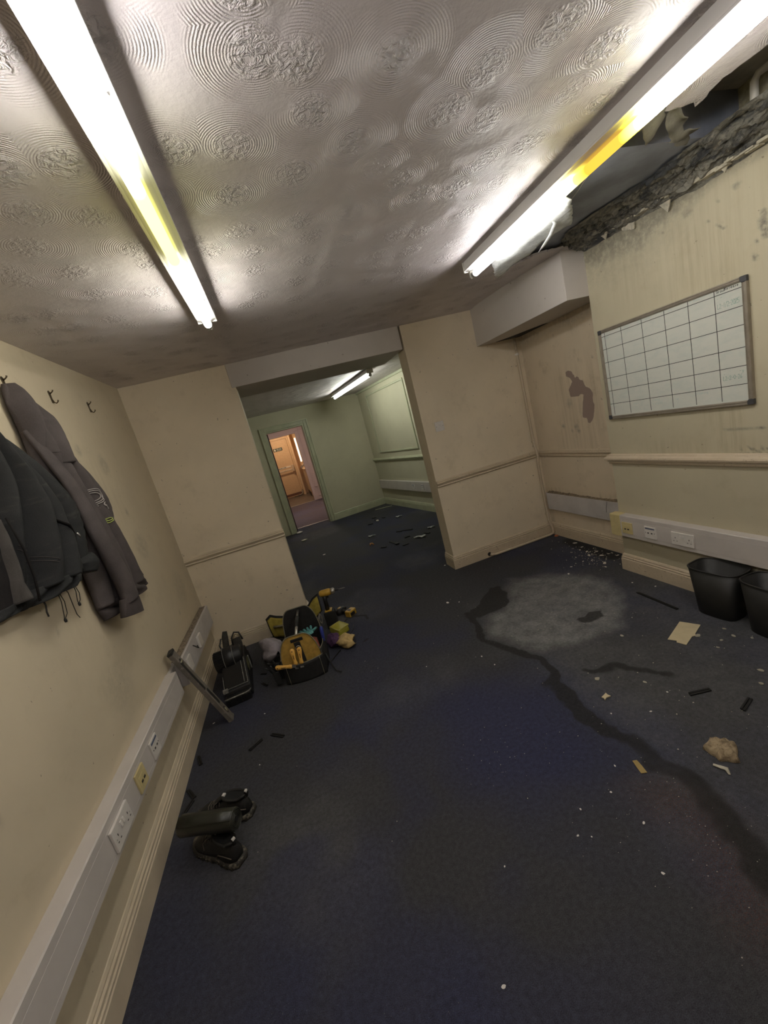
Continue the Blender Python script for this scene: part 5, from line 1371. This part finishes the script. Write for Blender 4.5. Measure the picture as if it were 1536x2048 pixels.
m = MB(); m.lathe([(.004,0),(.013,.004),(.011,.02),(.014,.06),(.015,.10),(.010,.118),(.003,.121)], 12, Matrix.Translation((0,0,.03))); m.build('handle', simple('blue_plastic', (0.035, 0.055, 0.30), .4), sd_, True)
m = MB(); m.lathe([(.003,-.06),(.003,.035)], 8); m.build('shaft', M_ALU, sd_)
m = MB(); m.lathe([(.012,0),(.013,.002),(.013,.02),(.010,.024)], 12, Matrix.Translation(inb(.10,.02+.02,.155)))
m.build('pink_cap', simple('pink_plastic', (0.55, 0.07, 0.13), .5), None, True, label='small pink plastic cap in the front pocket of the tool bag', cat='cap')
M_GREYC = simple('grey_cotton_cloth', (0.30, 0.27, 0.29), .9, var=.15, scale=20, bump=.002)
gc = MB()
def gcf(u, v):
    a = 2*PI*u; rr = float(np.interp(v, [0,.25,.6,.85,1], [.004,.055,.078,.060,.01]))
    c = Vector((.445,3.27,.135)).lerp(Vector((.575,2.965,.145)), v)
    k = 1+.24*math.sin(3*a+4*v)+.07*math.sin(8*a+9*v)
    return (c.x+rr*1.0*k*math.cos(a), c.y+rr*.5*k*math.cos(a), max(.003, c.z+rr*k*math.sin(a)*1.1))
gc.grid(gcf, 26, 22, wrap=True)
gc.build('cloth_bag', M_GREYC, None, True, label='slumped grey cloth leaning on the left side of the tool bag', cat='cloth')

# ---- second bag behind, opened out flat with yellow lining
b2_ = thing('tool_bag', 'wide open black tool bag with olive yellow lining behind the front tool bag', 'tool bag', (.75, 3.30, 0), math.radians(-4))
def panel_flap(rows, name, th):
    """rows: bottom and top edge polylines in world space -> thin curved panel, with yellow lining towards the viewer"""
    lo, hi = rows; n = len(lo)
    def smp(P, u):
        k = min(u*(n-1), n-1-1e-6); i = int(k); return Vector(P[i]).lerp(Vector(P[i+1]), k-i)
    W2 = Matrix.Rotation(math.radians(4), 4, 'Z') @ Matrix.Translation((-.75, -3.30, 0))
    m = MB(); m.grid(lambda u, v: tuple(W2 @ (smp(lo, u).lerp(smp(hi, u), v) + Vector((0, -.018*math.sin(PI*v), 0)))), 24, 10); m.build(name, M_BC, b2_, True, solid=th)
    m = MB(); m.grid(lambda u, v: tuple(W2 @ (smp(lo, .05+.9*u).lerp(smp(hi, .05+.9*u), .06+.86*v) + Vector((0, -.018*math.sin(PI*(.06+.86*v))-.010, .004)))), 24, 10); m.build('flap_lining', M_YL, b2_, True, solid=.003)
    m = MB(); m.tube([tuple(W2 @ smp(hi, k/24)) for k in range(25)], .0065, 6); m.build('binding', M_BC, b2_, True)
panel_flap(([(.515,3.44,.06),(.555,3.43,.05),(.60,3.40,.05),(.66,3.38,.05),(.72,3.38,.05)], [(.495,3.47,.235),(.540,3.475,.262),(.585,3.45,.245),(.640,3.42,.235),(.72,3.41,.20)]), 'open_flap', .008)
panel_flap(([(.72,3.37,.05),(.80,3.36,.06),(.87,3.34,.10),(.93,3.33,.16),(.985,3.33,.20)], [(.72,3.42,.20),(.81,3.41,.235),(.885,3.40,.262),(.935,3.385,.315),(.990,3.365,.345)]), 'open_flap', .008)
m = MB(); m.tube([(-.21,.10,.17),(-.13,.06,.175),(-.06,.055,.185)], .010, 8); m.build('lining_strap', M_PIPE, b2_, True)
m = MB(); m.box(-.17, .17, -.04, .14, .002, .015); m.build('base', M_BC, b2_)
m = MB(); m.tube([(.20,.02,.19),(.215,.035,.13),(.20,.01,.10),(.185,-.01,.15),(.20,.02,.19)], .006, 6); m.build('carabiner', M_LEVEL, b2_, True)
# ---- impact driver standing up behind
M_DWY = simple('tool_yellow', (0.46, 0.275, 0.03), .45, var=.12, scale=30)
M_DWB = simple('tool_black', (0.014, 0.013, 0.012), .5, var=.2)
idr = thing('impact_driver', 'yellow and black impact driver with long bit standing behind the tool bags', 'drill', (1.035, 3.36, 0), math.radians(-12))
m = MB(); m.lathe([(.012,-.055),(.024,-.050),(.030,-.03),(.031,.03),(.028,.045),(.020,.052)], 16, Matrix.Translation((.02,0,.335)) @ Matrix.Rotation(PI/2, 4, 'Y')); mo_ = m.build('motor_housing', M_DWY, idr, True)
m = MB(); m.lathe([(.026,.052),(.026,.075),(.018,.085),(.012,.088)], 14, Matrix.Translation((.02,0,.335)) @ Matrix.Rotation(PI/2, 4, 'Y')); m.build('gear_case', M_ALU, mo_, True)
m = MB(); m.lathe([(.009,.086),(.009,.115),(.006,.118)], 10, Matrix.Translation((.02,0,.335)) @ Matrix.Rotation(PI/2, 4, 'Y')); m.build('chuck', M_DWB, mo_, True)
m = MB(); m.lathe([(.0035,.115),(.0035,.165),(.002,.18)], 8, Matrix.Translation((.02,0,.335)) @ Matrix.Rotation(PI/2, 4, 'Y')); m.build('bit', M_ALU, mo_, True)
m = MB(); m.tube([(.005,0,.320),(.0,0,.26),(-.004,0,.17)], [.020,.018,.020], 12); m.build('handle', M_DWB, idr, True)
m = MB(); m.box(.018, .040, -.008, .008, .285, .305); m.build('trigger', M_DWB, idr, bevel=.003)
m = MB(); m.box(-.045, .055, -.034, .034, .0, .165); m.build('holster', M_BC, idr, bevel=.008)
m = MB(); m.box(-.03, .035, -.0325, .0325, .165, .178); m.build('battery', M_DWY, idr, bevel=.006)
# ---- tools on the floor
tm = thing('tape_measure', 'small yellow and black tape measure on the carpet beside the impact driver', 'tape measure', (1.045, 3.545, 0), math.radians(25))
m = MB(); m.prism([(-.04,.0),(.04,.0),(.045,.03),(.03,.062),(-.005,.07),(-.035,.055),(-.042,.03)], -.022, .022, lambda a, b, d: (a, d, b)); m.build('case', M_DWB, tm, bevel=.006)
m = MB(); m.tube([(-.03,-.024,.056),(.0,-.024,.045),(.03,-.024,.052),(.038,-.024,.02)], .009, 8, flat=.6); m.build('yellow_grip', M_DWY, tm, True)
m = MB(); m.tube([(-.035,-.024,.018),(.0,-.024,.015),(.035,-.024,.016)], .008, 8, flat=.6); m.build('yellow_grip', M_DWY, tm, True)
m = MB(); m.lathe([(.008,-.012),(.013,-.008),(.013,.008),(.008,.012)], 12, Matrix.Translation((-.018,0,.075))); m.build('lock_button', M_DWY, tm, True)
cd = thing('cordless_drill', 'yellow and black cordless drill lying on the carpet near the yellow tub', 'drill', (1.135, 3.535, 0), math.radians(-52))
m = MB(); m.lathe([(.012,-.06),(.027,-.055),(.030,-.03),(.030,.02),(.024,.04)], 16, Matrix.Translation((-.02,.02,.031)) @ Matrix.Rotation(PI/2, 4, 'X')); m.build('motor_housing', M_DWB, cd, True)
m = MB(); m.box(-.05, -.015, .015, .055, .03, .061); m.build('side_badge', M_DWY, cd, bevel=.006)
m = MB(); m.tube([(-.01,.02,.030),(.05,.03,.030),(.085,.03,.030)], [.018,.016,.018], 10); m.build('handle', M_DWB, cd, True)
m = MB(); m.box(.078, .142, -.02, .075, .001, .058); ba = m.build('battery', M_DWY, cd, bevel=.008)
m = MB(); m.box(.142, .146, -.008, .045, .012, .042); m.build('battery_label', M_DWB, ba); 
m = MB(); m.box(.092, .128, .005, .030, .057, .0595); m.build('battery_clip', M_DWB, ba)
m = MB(); m.lathe([(.006,.0),(.014,.006),(.015,.03),(.006,.04)], 12, Matrix.Translation((-.02,.10,.031)) @ Matrix.Rotation(PI/2, 4, 'X')); m.build('chuck', M_DWB, cd, True)
yt = thing('plastic_tub', 'small yellow green plastic tub with raised lid on the carpet', 'tub', (1.075, 3.225, 0), math.radians(-62))
M_LIMEP = simple('yellow_green_plastic', (0.36, 0.33, 0.035), .45, var=.1)
m = MB(); m.box(-.075, .075, -.055, .055, 0, .05); m.build('tub', M_LIMEP, yt, bevel=.012)
m = MB(); m.box(-.062, .080, -.058, .058, .052, .062); lo = m.build('lid', M_LIMEP, yt, bevel=.008)
m = MB(); pr = [(-.058,-.054),(.076,-.054),(.076,.054),(-.058,.054),(-.058,-.054)]; m.tube([(a, b, .0635) for a, b in pr], .003, 6); m.build('lid_rim', simple('pale_lime_rim', (0.50, 0.46, 0.16), .5), lo, True)
gv = thing('work_glove', 'crumpled cream and purple work glove on the carpet right of the tool bag', 'glove', (1.045, 2.985, 0), math.radians(-8))
M_CRG = simple('cream_glove_leather', (0.50, 0.36, 0.15), .85, var=.2, scale=30, bump=.002)
M_PUR = simple('purple_knit', (0.075, 0.030, 0.085), .9, var=.3, scale=60, bump=.002)
lump('cuff', None, None, (-.045,.05,.045), (.055,.085,.045), M_PUR, 12, gv, 22, .4)
def palmf(u, v):
    a = 2*PI*u; rr = float(np.interp(v, [0,.2,.5,.8,1], [.01,.045,.055,.045,.034])); c = Vector((-.02,-.02,.045)).lerp(Vector((.12,-.045,.042)), v)
    k = 1+.16*math.sin(3*a+5*v)+.06*math.sin(8*a+7*v)
    return (c.x+.012*math.sin(a*2), c.y+rr*k*math.cos(a)*1.2, max(.002, c.z+rr*.85*k*math.sin(a)))
m = MB(); m.grid(palmf, 26, 18, wrap=True); m.build('palm', M_CRG, gv, True)
for (y0, y1) in ((.02,.06),(-.05,-.10)):
    m = MB(); m.tube([(.0,y0,.05),(.05,(y0+y1)/2,.062),(.10,y1*.7,.03)], [.020,.022,.014], 10); m.build('finger', M_CRG, gv, True)
m = MB(); m.tube([(.120,-.045,.045),(.124,-.045,.045)], [.030,.024], 16, flat=.8); m.build('open_end', M_BC, gv, True)
def on_floor_tube(name, label, cat, pts, r, mat, flat=1.0): m = MB(); m.tube(pts, r, 6, flat=flat); return m.build(name, mat, None, True, label=label, cat=cat)
on_floor_tube('cable_end', 'thin dark cable with silver tip trailing on carpet by the glove', 'cable', [(1.13,3.10,.004),(1.16,3.14,.004),(1.190,3.185,.005),(1.205,3.25,.006)], .003, M_BLACK)
on_floor_tube('pry_tool', 'thin black tool lying on carpet below the cream glove', 'tool', [(.93,2.80,.006),(.98,2.86,.006),(1.03,2.915,.007)], .0055, M_BLACK)
# black pen-like tools sticking out left of the bag
for k, (x_, y_, lb) in enumerate(((.572,2.80,'black pouch with pale tag'), (.556,2.74,'black plier handle'))):
    t = thing('side_pouch', lb + ' hanging at the left side of the tool bag', 'pouch', (x_, y_, 0), math.radians(10))
    m = MB(); m.prism([(-.022,.03),(.02,.02),(.016,.15-.03*k),(-.03,.165-.03*k)], -.012, .012, lambda a, b, d: (a, d, b)); m.build('holder', M_BC, t, bevel=.004)
    if k == 0:
        q = MB(); q.box(-.016, .006, -.0145, -.0125, .115, .145); q.build('tag', M_PIPE, t)
    for s in (-1, 1):
        q = MB(); q.tube([(-.012+.014*s,0,.12),(-.03+.012*s,-.01,.165),(-.045+.02*s,-.02,.195)], .005, 6); q.build('tool_handle', M_BLACK if s < 0 else M_LEVELD, t, True)

# ---- waste bins by the right wall
M_BIN = simple('black_bin_plastic', (0.0135, 0.0130, 0.0115), .48, var=.15, scale=12, bump=.0004, bscale=300)
def bin_(label, loc, rz):
    t = thing('waste_bin', label, 'waste bin', loc, rz, 'black waste bins by the right wall')
    def sup(hx, hy, z, n=40, e=.55): return [(hx*math.copysign(abs(math.cos(2*PI*k/n))**e, math.cos(2*PI*k/n)), hy*math.copysign(abs(math.sin(2*PI*k/n))**e, math.sin(2*PI*k/n)), z) for k in range(n)]
    m = MB(); m.loft([sup(.070,.100,0), sup(.073,.104,.004), sup(.096,.136,.300), sup(.094,.134,.300), sup(.071,.101,.008)], True, False)
    n = 40; m.f.append(tuple(range(n))[::-1]); m.f.append(tuple(range(4*n, 5*n)))
    m.build('body', M_BIN, t, True)
    m = MB(); r = sup(.0965,.1365,.303); m.tube(r+[r[0]], .0045, 8, cap=False); m.build('rim', M_BIN, t, True)
    return t
bin_('black plastic waste bin under the trunking, nearer the far corner', (3.248, 1.672, 0), math.radians(4))
bin_('black plastic waste bin cut off by the right photo edge', (3.236, 1.380, 0), math.radians(-3))

# ================================================================== DEBRIS
M_CARD = simple('cream_card', (0.58, 0.49, 0.31), .8, var=.06, scale=14)
m = MB(); m.prism([(3.005,1.740),(3.052,1.650),(2.96,1.612),(2.945,1.598),(2.925,1.603),(2.837,1.568),(2.822,1.612),(2.835,1.622),(2.811,1.657)], .003, .006, lambda a, b, d: (a, b, d + .01*max(0, (a-2.95))))
m.build('cardboard_piece', M_CARD, None, label='torn cream card lying on the carpet near the waste bins', cat='card')
def rock_mat():
    t = NT('beige_plaster_lump'); c = t.coord()
    n = t.noise(c, 34, 6, .7, .6)
    return t.done(t.mix(t.ramp(n, .32, .62), (0.16, 0.115, 0.065), (0.44, 0.34, 0.21)), .9, 0, t.bump(n, .012))
M_ROCK = rock_mat()
def rockf(u, v):
    a = 2*PI*u; out = [(2.289,1.074),(2.352,1.094),(2.387,1.067),(2.405,1.030),(2.340,.971),(2.289,1.007),(2.293,1.034)]
    k = (u*len(out)) % len(out); i = int(k); f_ = k-i; A = Vector(out[i]); B2 = Vector(out[(i+1) % len(out)]); p = A.lerp(B2, f_); c = Vector((2.335,1.035))
    s = math.sqrt(max(0, 1-v**1.7)); q = c + (p-c)*s*(1+.05*math.sin(7*a))
    return (q.x, q.y, .002+.038*v**.7 + .007*math.sin(9*a+4*v)*v*(1-v)*2)
m = MB(); m.grid(rockf, 42, 14, wrap=True); m.build('plaster_lump', M_ROCK, None, True, label='large beige plaster lump lying on the dark carpet at right', cat='plaster')
m = MB(); m.tube([(2.255,1.01,.004),(2.275,.975,.005),(2.262,.955,.004)], [.006,.010,.004], 6, flat=.4); m.build('plaster_flake', M_CHIP, None, True, label='grey torn flake on carpet just below the plaster lump', cat='plaster')
m = MB(); m.prism([(2.190,1.500),(2.212,1.506),(2.229,1.512),(2.226,1.497),(2.232,1.483),(2.208,1.486),(2.188,1.477),(2.194,1.489)], .002, .009, lambda a, b, d: (a, b, d)); m.build('plaster_flake', M_CARD, None, label='cream plaster chip alone on the carpet beside the wet line', cat='plaster', bevel=.001)
m = MB(); m.prism([(2.024,1.164),(2.041,1.158),(2.036,1.13),(2.028,1.098),(2.006,1.106),(2.014,1.134)], .002, .004, lambda a, b, d: (a, b, d)); m.build('tape_scrap', simple('tan_tape', (0.34, 0.24, 0.08), .6), None, label='short tan tape scrap on the dark carpet', cat='tape')
M_STRIP = simple('black_rubber_strip', (0.006, 0.006, 0.006), .55)
def strip_(p, q, label, w=.010, group=None, h=.008):
    p, q = Vector((*p, 0)), Vector((*q, 0)); c = (p+q)/2; L = (q-p).length
    t = thing('plastic_strip', label, 'plastic strip', c, math.atan2((q-p).y, (q-p).x), group)
    m = MB(); m.box(-L/2, L/2, -w, -w*.15, .001, h); m.build('side_rail', M_STRIP, t, bevel=.001)
    m = MB(); m.box(-L/2+.004, L/2, w*.15, w, .001, h); m.build('side_rail', M_STRIP, t, bevel=.001)
    m = MB(); m.box(-L/2+.002, L/2-.002, -w*.5, w*.5, .0008, .003); m.build('web', M_STRIP, t)
    return t
strip_((3.133,2.153), (3.118,1.843), 'long black plastic strip on the carpet left of the bins', .009)
strip_((2.518,1.307), (2.616,1.282), 'short black plastic strip on carpet below the cream card')
strip_((2.598,1.133), (2.688,1.161), 'short black plastic strip near the right photo edge')
strip_((.487,2.267), (.563,2.203), 'short black plastic strip below the tool bag, right one of two')
strip_((.435,2.258), (.359,2.206), 'short black plastic strip below the tool bag, left one of two')
strip_((.047,2.344), (.077,2.258), 'short black plastic strip beside the skirting below the level')
strip_((.037,2.101), (.086,2.022), 'upper of two black plastic strips by the skirting above the shoes')
strip_((.083,2.011), (.046,1.937), 'lower of two black plastic strips by the skirting above the shoes')
strip_((.395,3.02), (.44,2.99), 'black plastic strip between the tool case and the tool bag', .007)
strip_((.41,2.88), (.45,2.82), 'black plastic strip in front of the gap beside the tool bag', .009)
strip_((.42,3.42), (.52,3.38), 'black plastic strip by the far skirting behind the grey cloth', .010)
BS = [(2.162,6.746),(2.247,6.710),(2.333,7.146),(2.407,7.105),(2.344,6.954),(2.383,6.850),(2.385,5.718),(2.455,5.652),(2.481,5.665),(2.600,5.564),(2.369,5.270),(2.452,5.281),(2.237,4.952),(2.324,4.969),(1.988,5.183),(2.048,5.126),(2.161,5.318),(2.194,5.130),(2.656,5.188),(2.692,5.098),(2.490,6.942),(2.514,6.876)]
for k in range(0, len(BS), 2):
    strip_(BS[k], BS[k+1], 'short black plastic strip scattered on the back room carpet', .016, 'black strips on the back room carpet', .012)
m = MB(); m.lathe([(.0,0),(.03,.001),(.03,.02),(.0,.022)], 14, Matrix.Translation((2.204,5.10,0))); m.build('round_cap', M_STRIP, None, label='round black cap among the strips in the back room', cat='cap')
M_TRANS = simple('pale_grey_film', (0.42, 0.43, 0.41), .4, var=.3, scale=40)
def film(label, c, L, a, seed):
    r = random.Random(seed); m = MB(); ph = r.uniform(0, 6)
    m.grid(lambda u, v: (c[0]+(u-.5)*L*math.cos(a)-(v-.5)*L*.4*math.sin(a)*(.5+.5*math.sin(3*u+ph)), c[1]+(u-.5)*L*math.sin(a)+(v-.5)*L*.4*math.cos(a)*(.5+.5*math.sin(3*u+ph)), .006+.02*abs(math.sin(5*u+4*v+ph))), 14, 8)
    return m.build('plastic_scrap', M_TRANS, None, True, solid=.0015, label=label, cat='scrap')
film('pale film scrap on back room carpet nearest the trunking', (2.815,5.32), .11, -.2, 1)
film('pale film scrap on the back room carpet below the curled one', (2.53,5.06), .17, -.5, 2)
film('pale film scrap on back room carpet nearest the skirting corner', (2.71,6.59), .12, -.3, 3)
film('pale film scrap left of the black strips in the back room', (2.03,5.90), .12, -.4, 4)
m = MB(); m.tube([(1.89,5.45,.01),(1.905,5.49,.02),(1.93,5.48,.02),(1.94,5.44,.01)], .010, 6); m.build('orange_scrap', simple('orange_plastic', (0.62, 0.28, 0.08), .5), None, True, label='small orange bent scrap on the back room carpet', cat='scrap')
m = MB(); m.box(2.335, 2.38, 6.79, 6.84, .001, .02); m.build('white_block', M_WHITE, None, label='small white block among the strips in the back room', cat='scrap', bevel=.006)
m = MB(); m.tube([(2.565,7.789,.012),(2.77,7.73,.014),(2.90,7.69,.012)], .012, 6, flat=.5); m.build('beading_strip', M_TRIMB, None, True, label='long pale wooden beading strip lying by the back room corner', cat='strip')
lump('tissue_scrap', 'crumpled white scrap at the foot of the doorway architrave', 'scrap', (.98,7.86,.02), (.06,.035,.02), M_WHITE, 31)
lump('tissue_scrap', 'small white scrap on the back room carpet near the doorway', 'scrap', (1.02,7.10,.015), (.05,.03,.012), M_CHIP, 32)
# plaster flakes: the larger ones are single things, the crumbs are stuff
BIGF = [(1.170,.795,.011),(1.704,1.099,.008),(1.628,1.027,.008),(1.667,1.003,.006),(1.857,.961,.010),(1.777,.820,.009),(1.339,1.055,.006),(2.355,3.825,.020),(3.033,2.732,.018),(3.140,2.825,.016),(3.227,2.281,.012),(3.280,2.137,.012),(1.877,2.174,.010),(1.236,5.785,.04),(.425,2.06,.008),(.095,2.62,.012),(2.02,3.02,.026),(2.10,2.96,.012),(1.53,2.30,.008),(1.90,2.05,.009),(.44,2.50,.008),(2.15,1.40,.008),(2.30,1.32,.009),(1.95,1.18,.008),(1.85,1.10,.008),(2.46,1.37,.009)]
flm = []
def flake_mesh(seed):
    r = random.Random(seed); n = 7; m = MB()
    m.prism([((.7+.5*r.random())*math.cos(2*PI*k/n), (.5+.4*r.random())*math.sin(2*PI*k/n)) for k in range(n)], 0, .35, lambda a, b, d: (a, b, d+.1*a)); return m
for i, (x_, y_, s) in enumerate(BIGF):
    s *= .62
    m = flake_mesh(i); o = m.build('plaster_flake', M_WHITE, None, label='white plaster flake lying loose on the dark carpet', cat='plaster', group='white plaster flakes on the carpet')
    o.location = (x_, y_, .0015); o.scale = (s, s, min(s, .012)*.6); o.rotation_euler = (0, 0, i*1.7)
FOAM = [(3.209,1.480,.020),(3.105,1.560,.014),(3.075,1.49,.018),(2.955,1.594,.022),(2.900,1.251,.018),(2.813,1.196,.017),(2.275,1.619,.020),(2.437,1.475,.014),(2.663,1.832,.018),(3.0,1.50,.013),(2.93,1.47,.012),(3.12,1.43,.012)]
for i, (x_, y_, s) in enumerate(FOAM):
    s *= .7
    m = flake_mesh(50+i); o = m.build('plaster_flake', M_CHIP, None, label='cream plaster crumb on the stained carpet by the bins', cat='plaster', group='cream plaster crumbs near the bins')
    o.location = (x_, y_, .0015); o.scale = (s, s, s*.6); o.rotation_euler = (0, 0, i*2.1)
WALLF = [(3.534,3.229,.03),(3.50,3.10,.02),(3.45,2.98,.024),(3.40,2.90,.03),(3.50,2.92,.022),(3.46,2.82,.026),(3.34,2.80,.016),(3.36,2.68,.034),(3.31,2.62,.018),(3.52,2.80,.018),(3.54,2.72,.02),(3.28,2.84,.014),(3.44,3.06,.016),(3.30,2.95,.012)]
for i, (x_, y_, s) in enumerate(WALLF):
    s *= .75
    m = flake_mesh(80+i); o = m.build('plaster_flake', M_SIGNW, None, label='pale plaster flake fallen in the alcove by the skirting', cat='plaster', group='plaster flakes fallen in the alcove')
    o.location = (x_, y_, .0015); o.scale = (s, s*.7, s*.35); o.rotation_euler = (0, 0, -1.0+i*.7)
cr_ = MB(); r = random.Random(5)
def crumb(x_, y_, s):
    a = r.uniform(0, 6.28); k = r.uniform(.4, .9)
    pts_ = [(s*math.cos(a+t)*(1 if t % 2 < 1 else k), s*k*math.sin(a+t)) for t in (0, 1.4, 2.9, 4.4)]
    cr_.add([(x_+p[0], y_+p[1], .001) for p in pts_]+[(x_, y_, .001+s*.8)], [(0,1,4),(1,2,4),(2,3,4),(3,0,4)])
for _ in range(520):
    u = r.random()
    if u < .30: x_, y_, s = 3.42+r.gauss(0,.09), 2.88+r.gauss(0,.17), r.uniform(.002,.008)
    elif u < .55: x_, y_, s = 2.6+r.gauss(0,.38), 1.7+r.gauss(0,.45), r.uniform(.0012,.0045)
    elif u < .75: x_, y_, s = 2.0+r.gauss(0,.16), .9+r.gauss(0,.22), r.uniform(.001,.0026)
    elif u < .85: x_, y_, s = 1.62+r.gauss(0,.12), 1.45+r.gauss(0,.1), r.uniform(.001,.003)
    else: x_, y_, s = r.uniform(.2,3.2), r.uniform(.5,3.5), r.uniform(.001,.0035)
    if x_ > (3.56 if y_ > 2.5 else 3.33) or x_ < .05 or y_ > 3.55 or (.4 < x_ < 1.15 and y_ > 2.6) or (2.79 < x_ < 3.06 and 1.55 < y_ < 1.76): continue
    crumb(x_, y_, s)
cr_.build('plaster_crumbs', M_CHIP, None, label='fine pale plaster crumbs scattered over the carpet', cat='plaster crumbs', kind='stuff', fix=False)
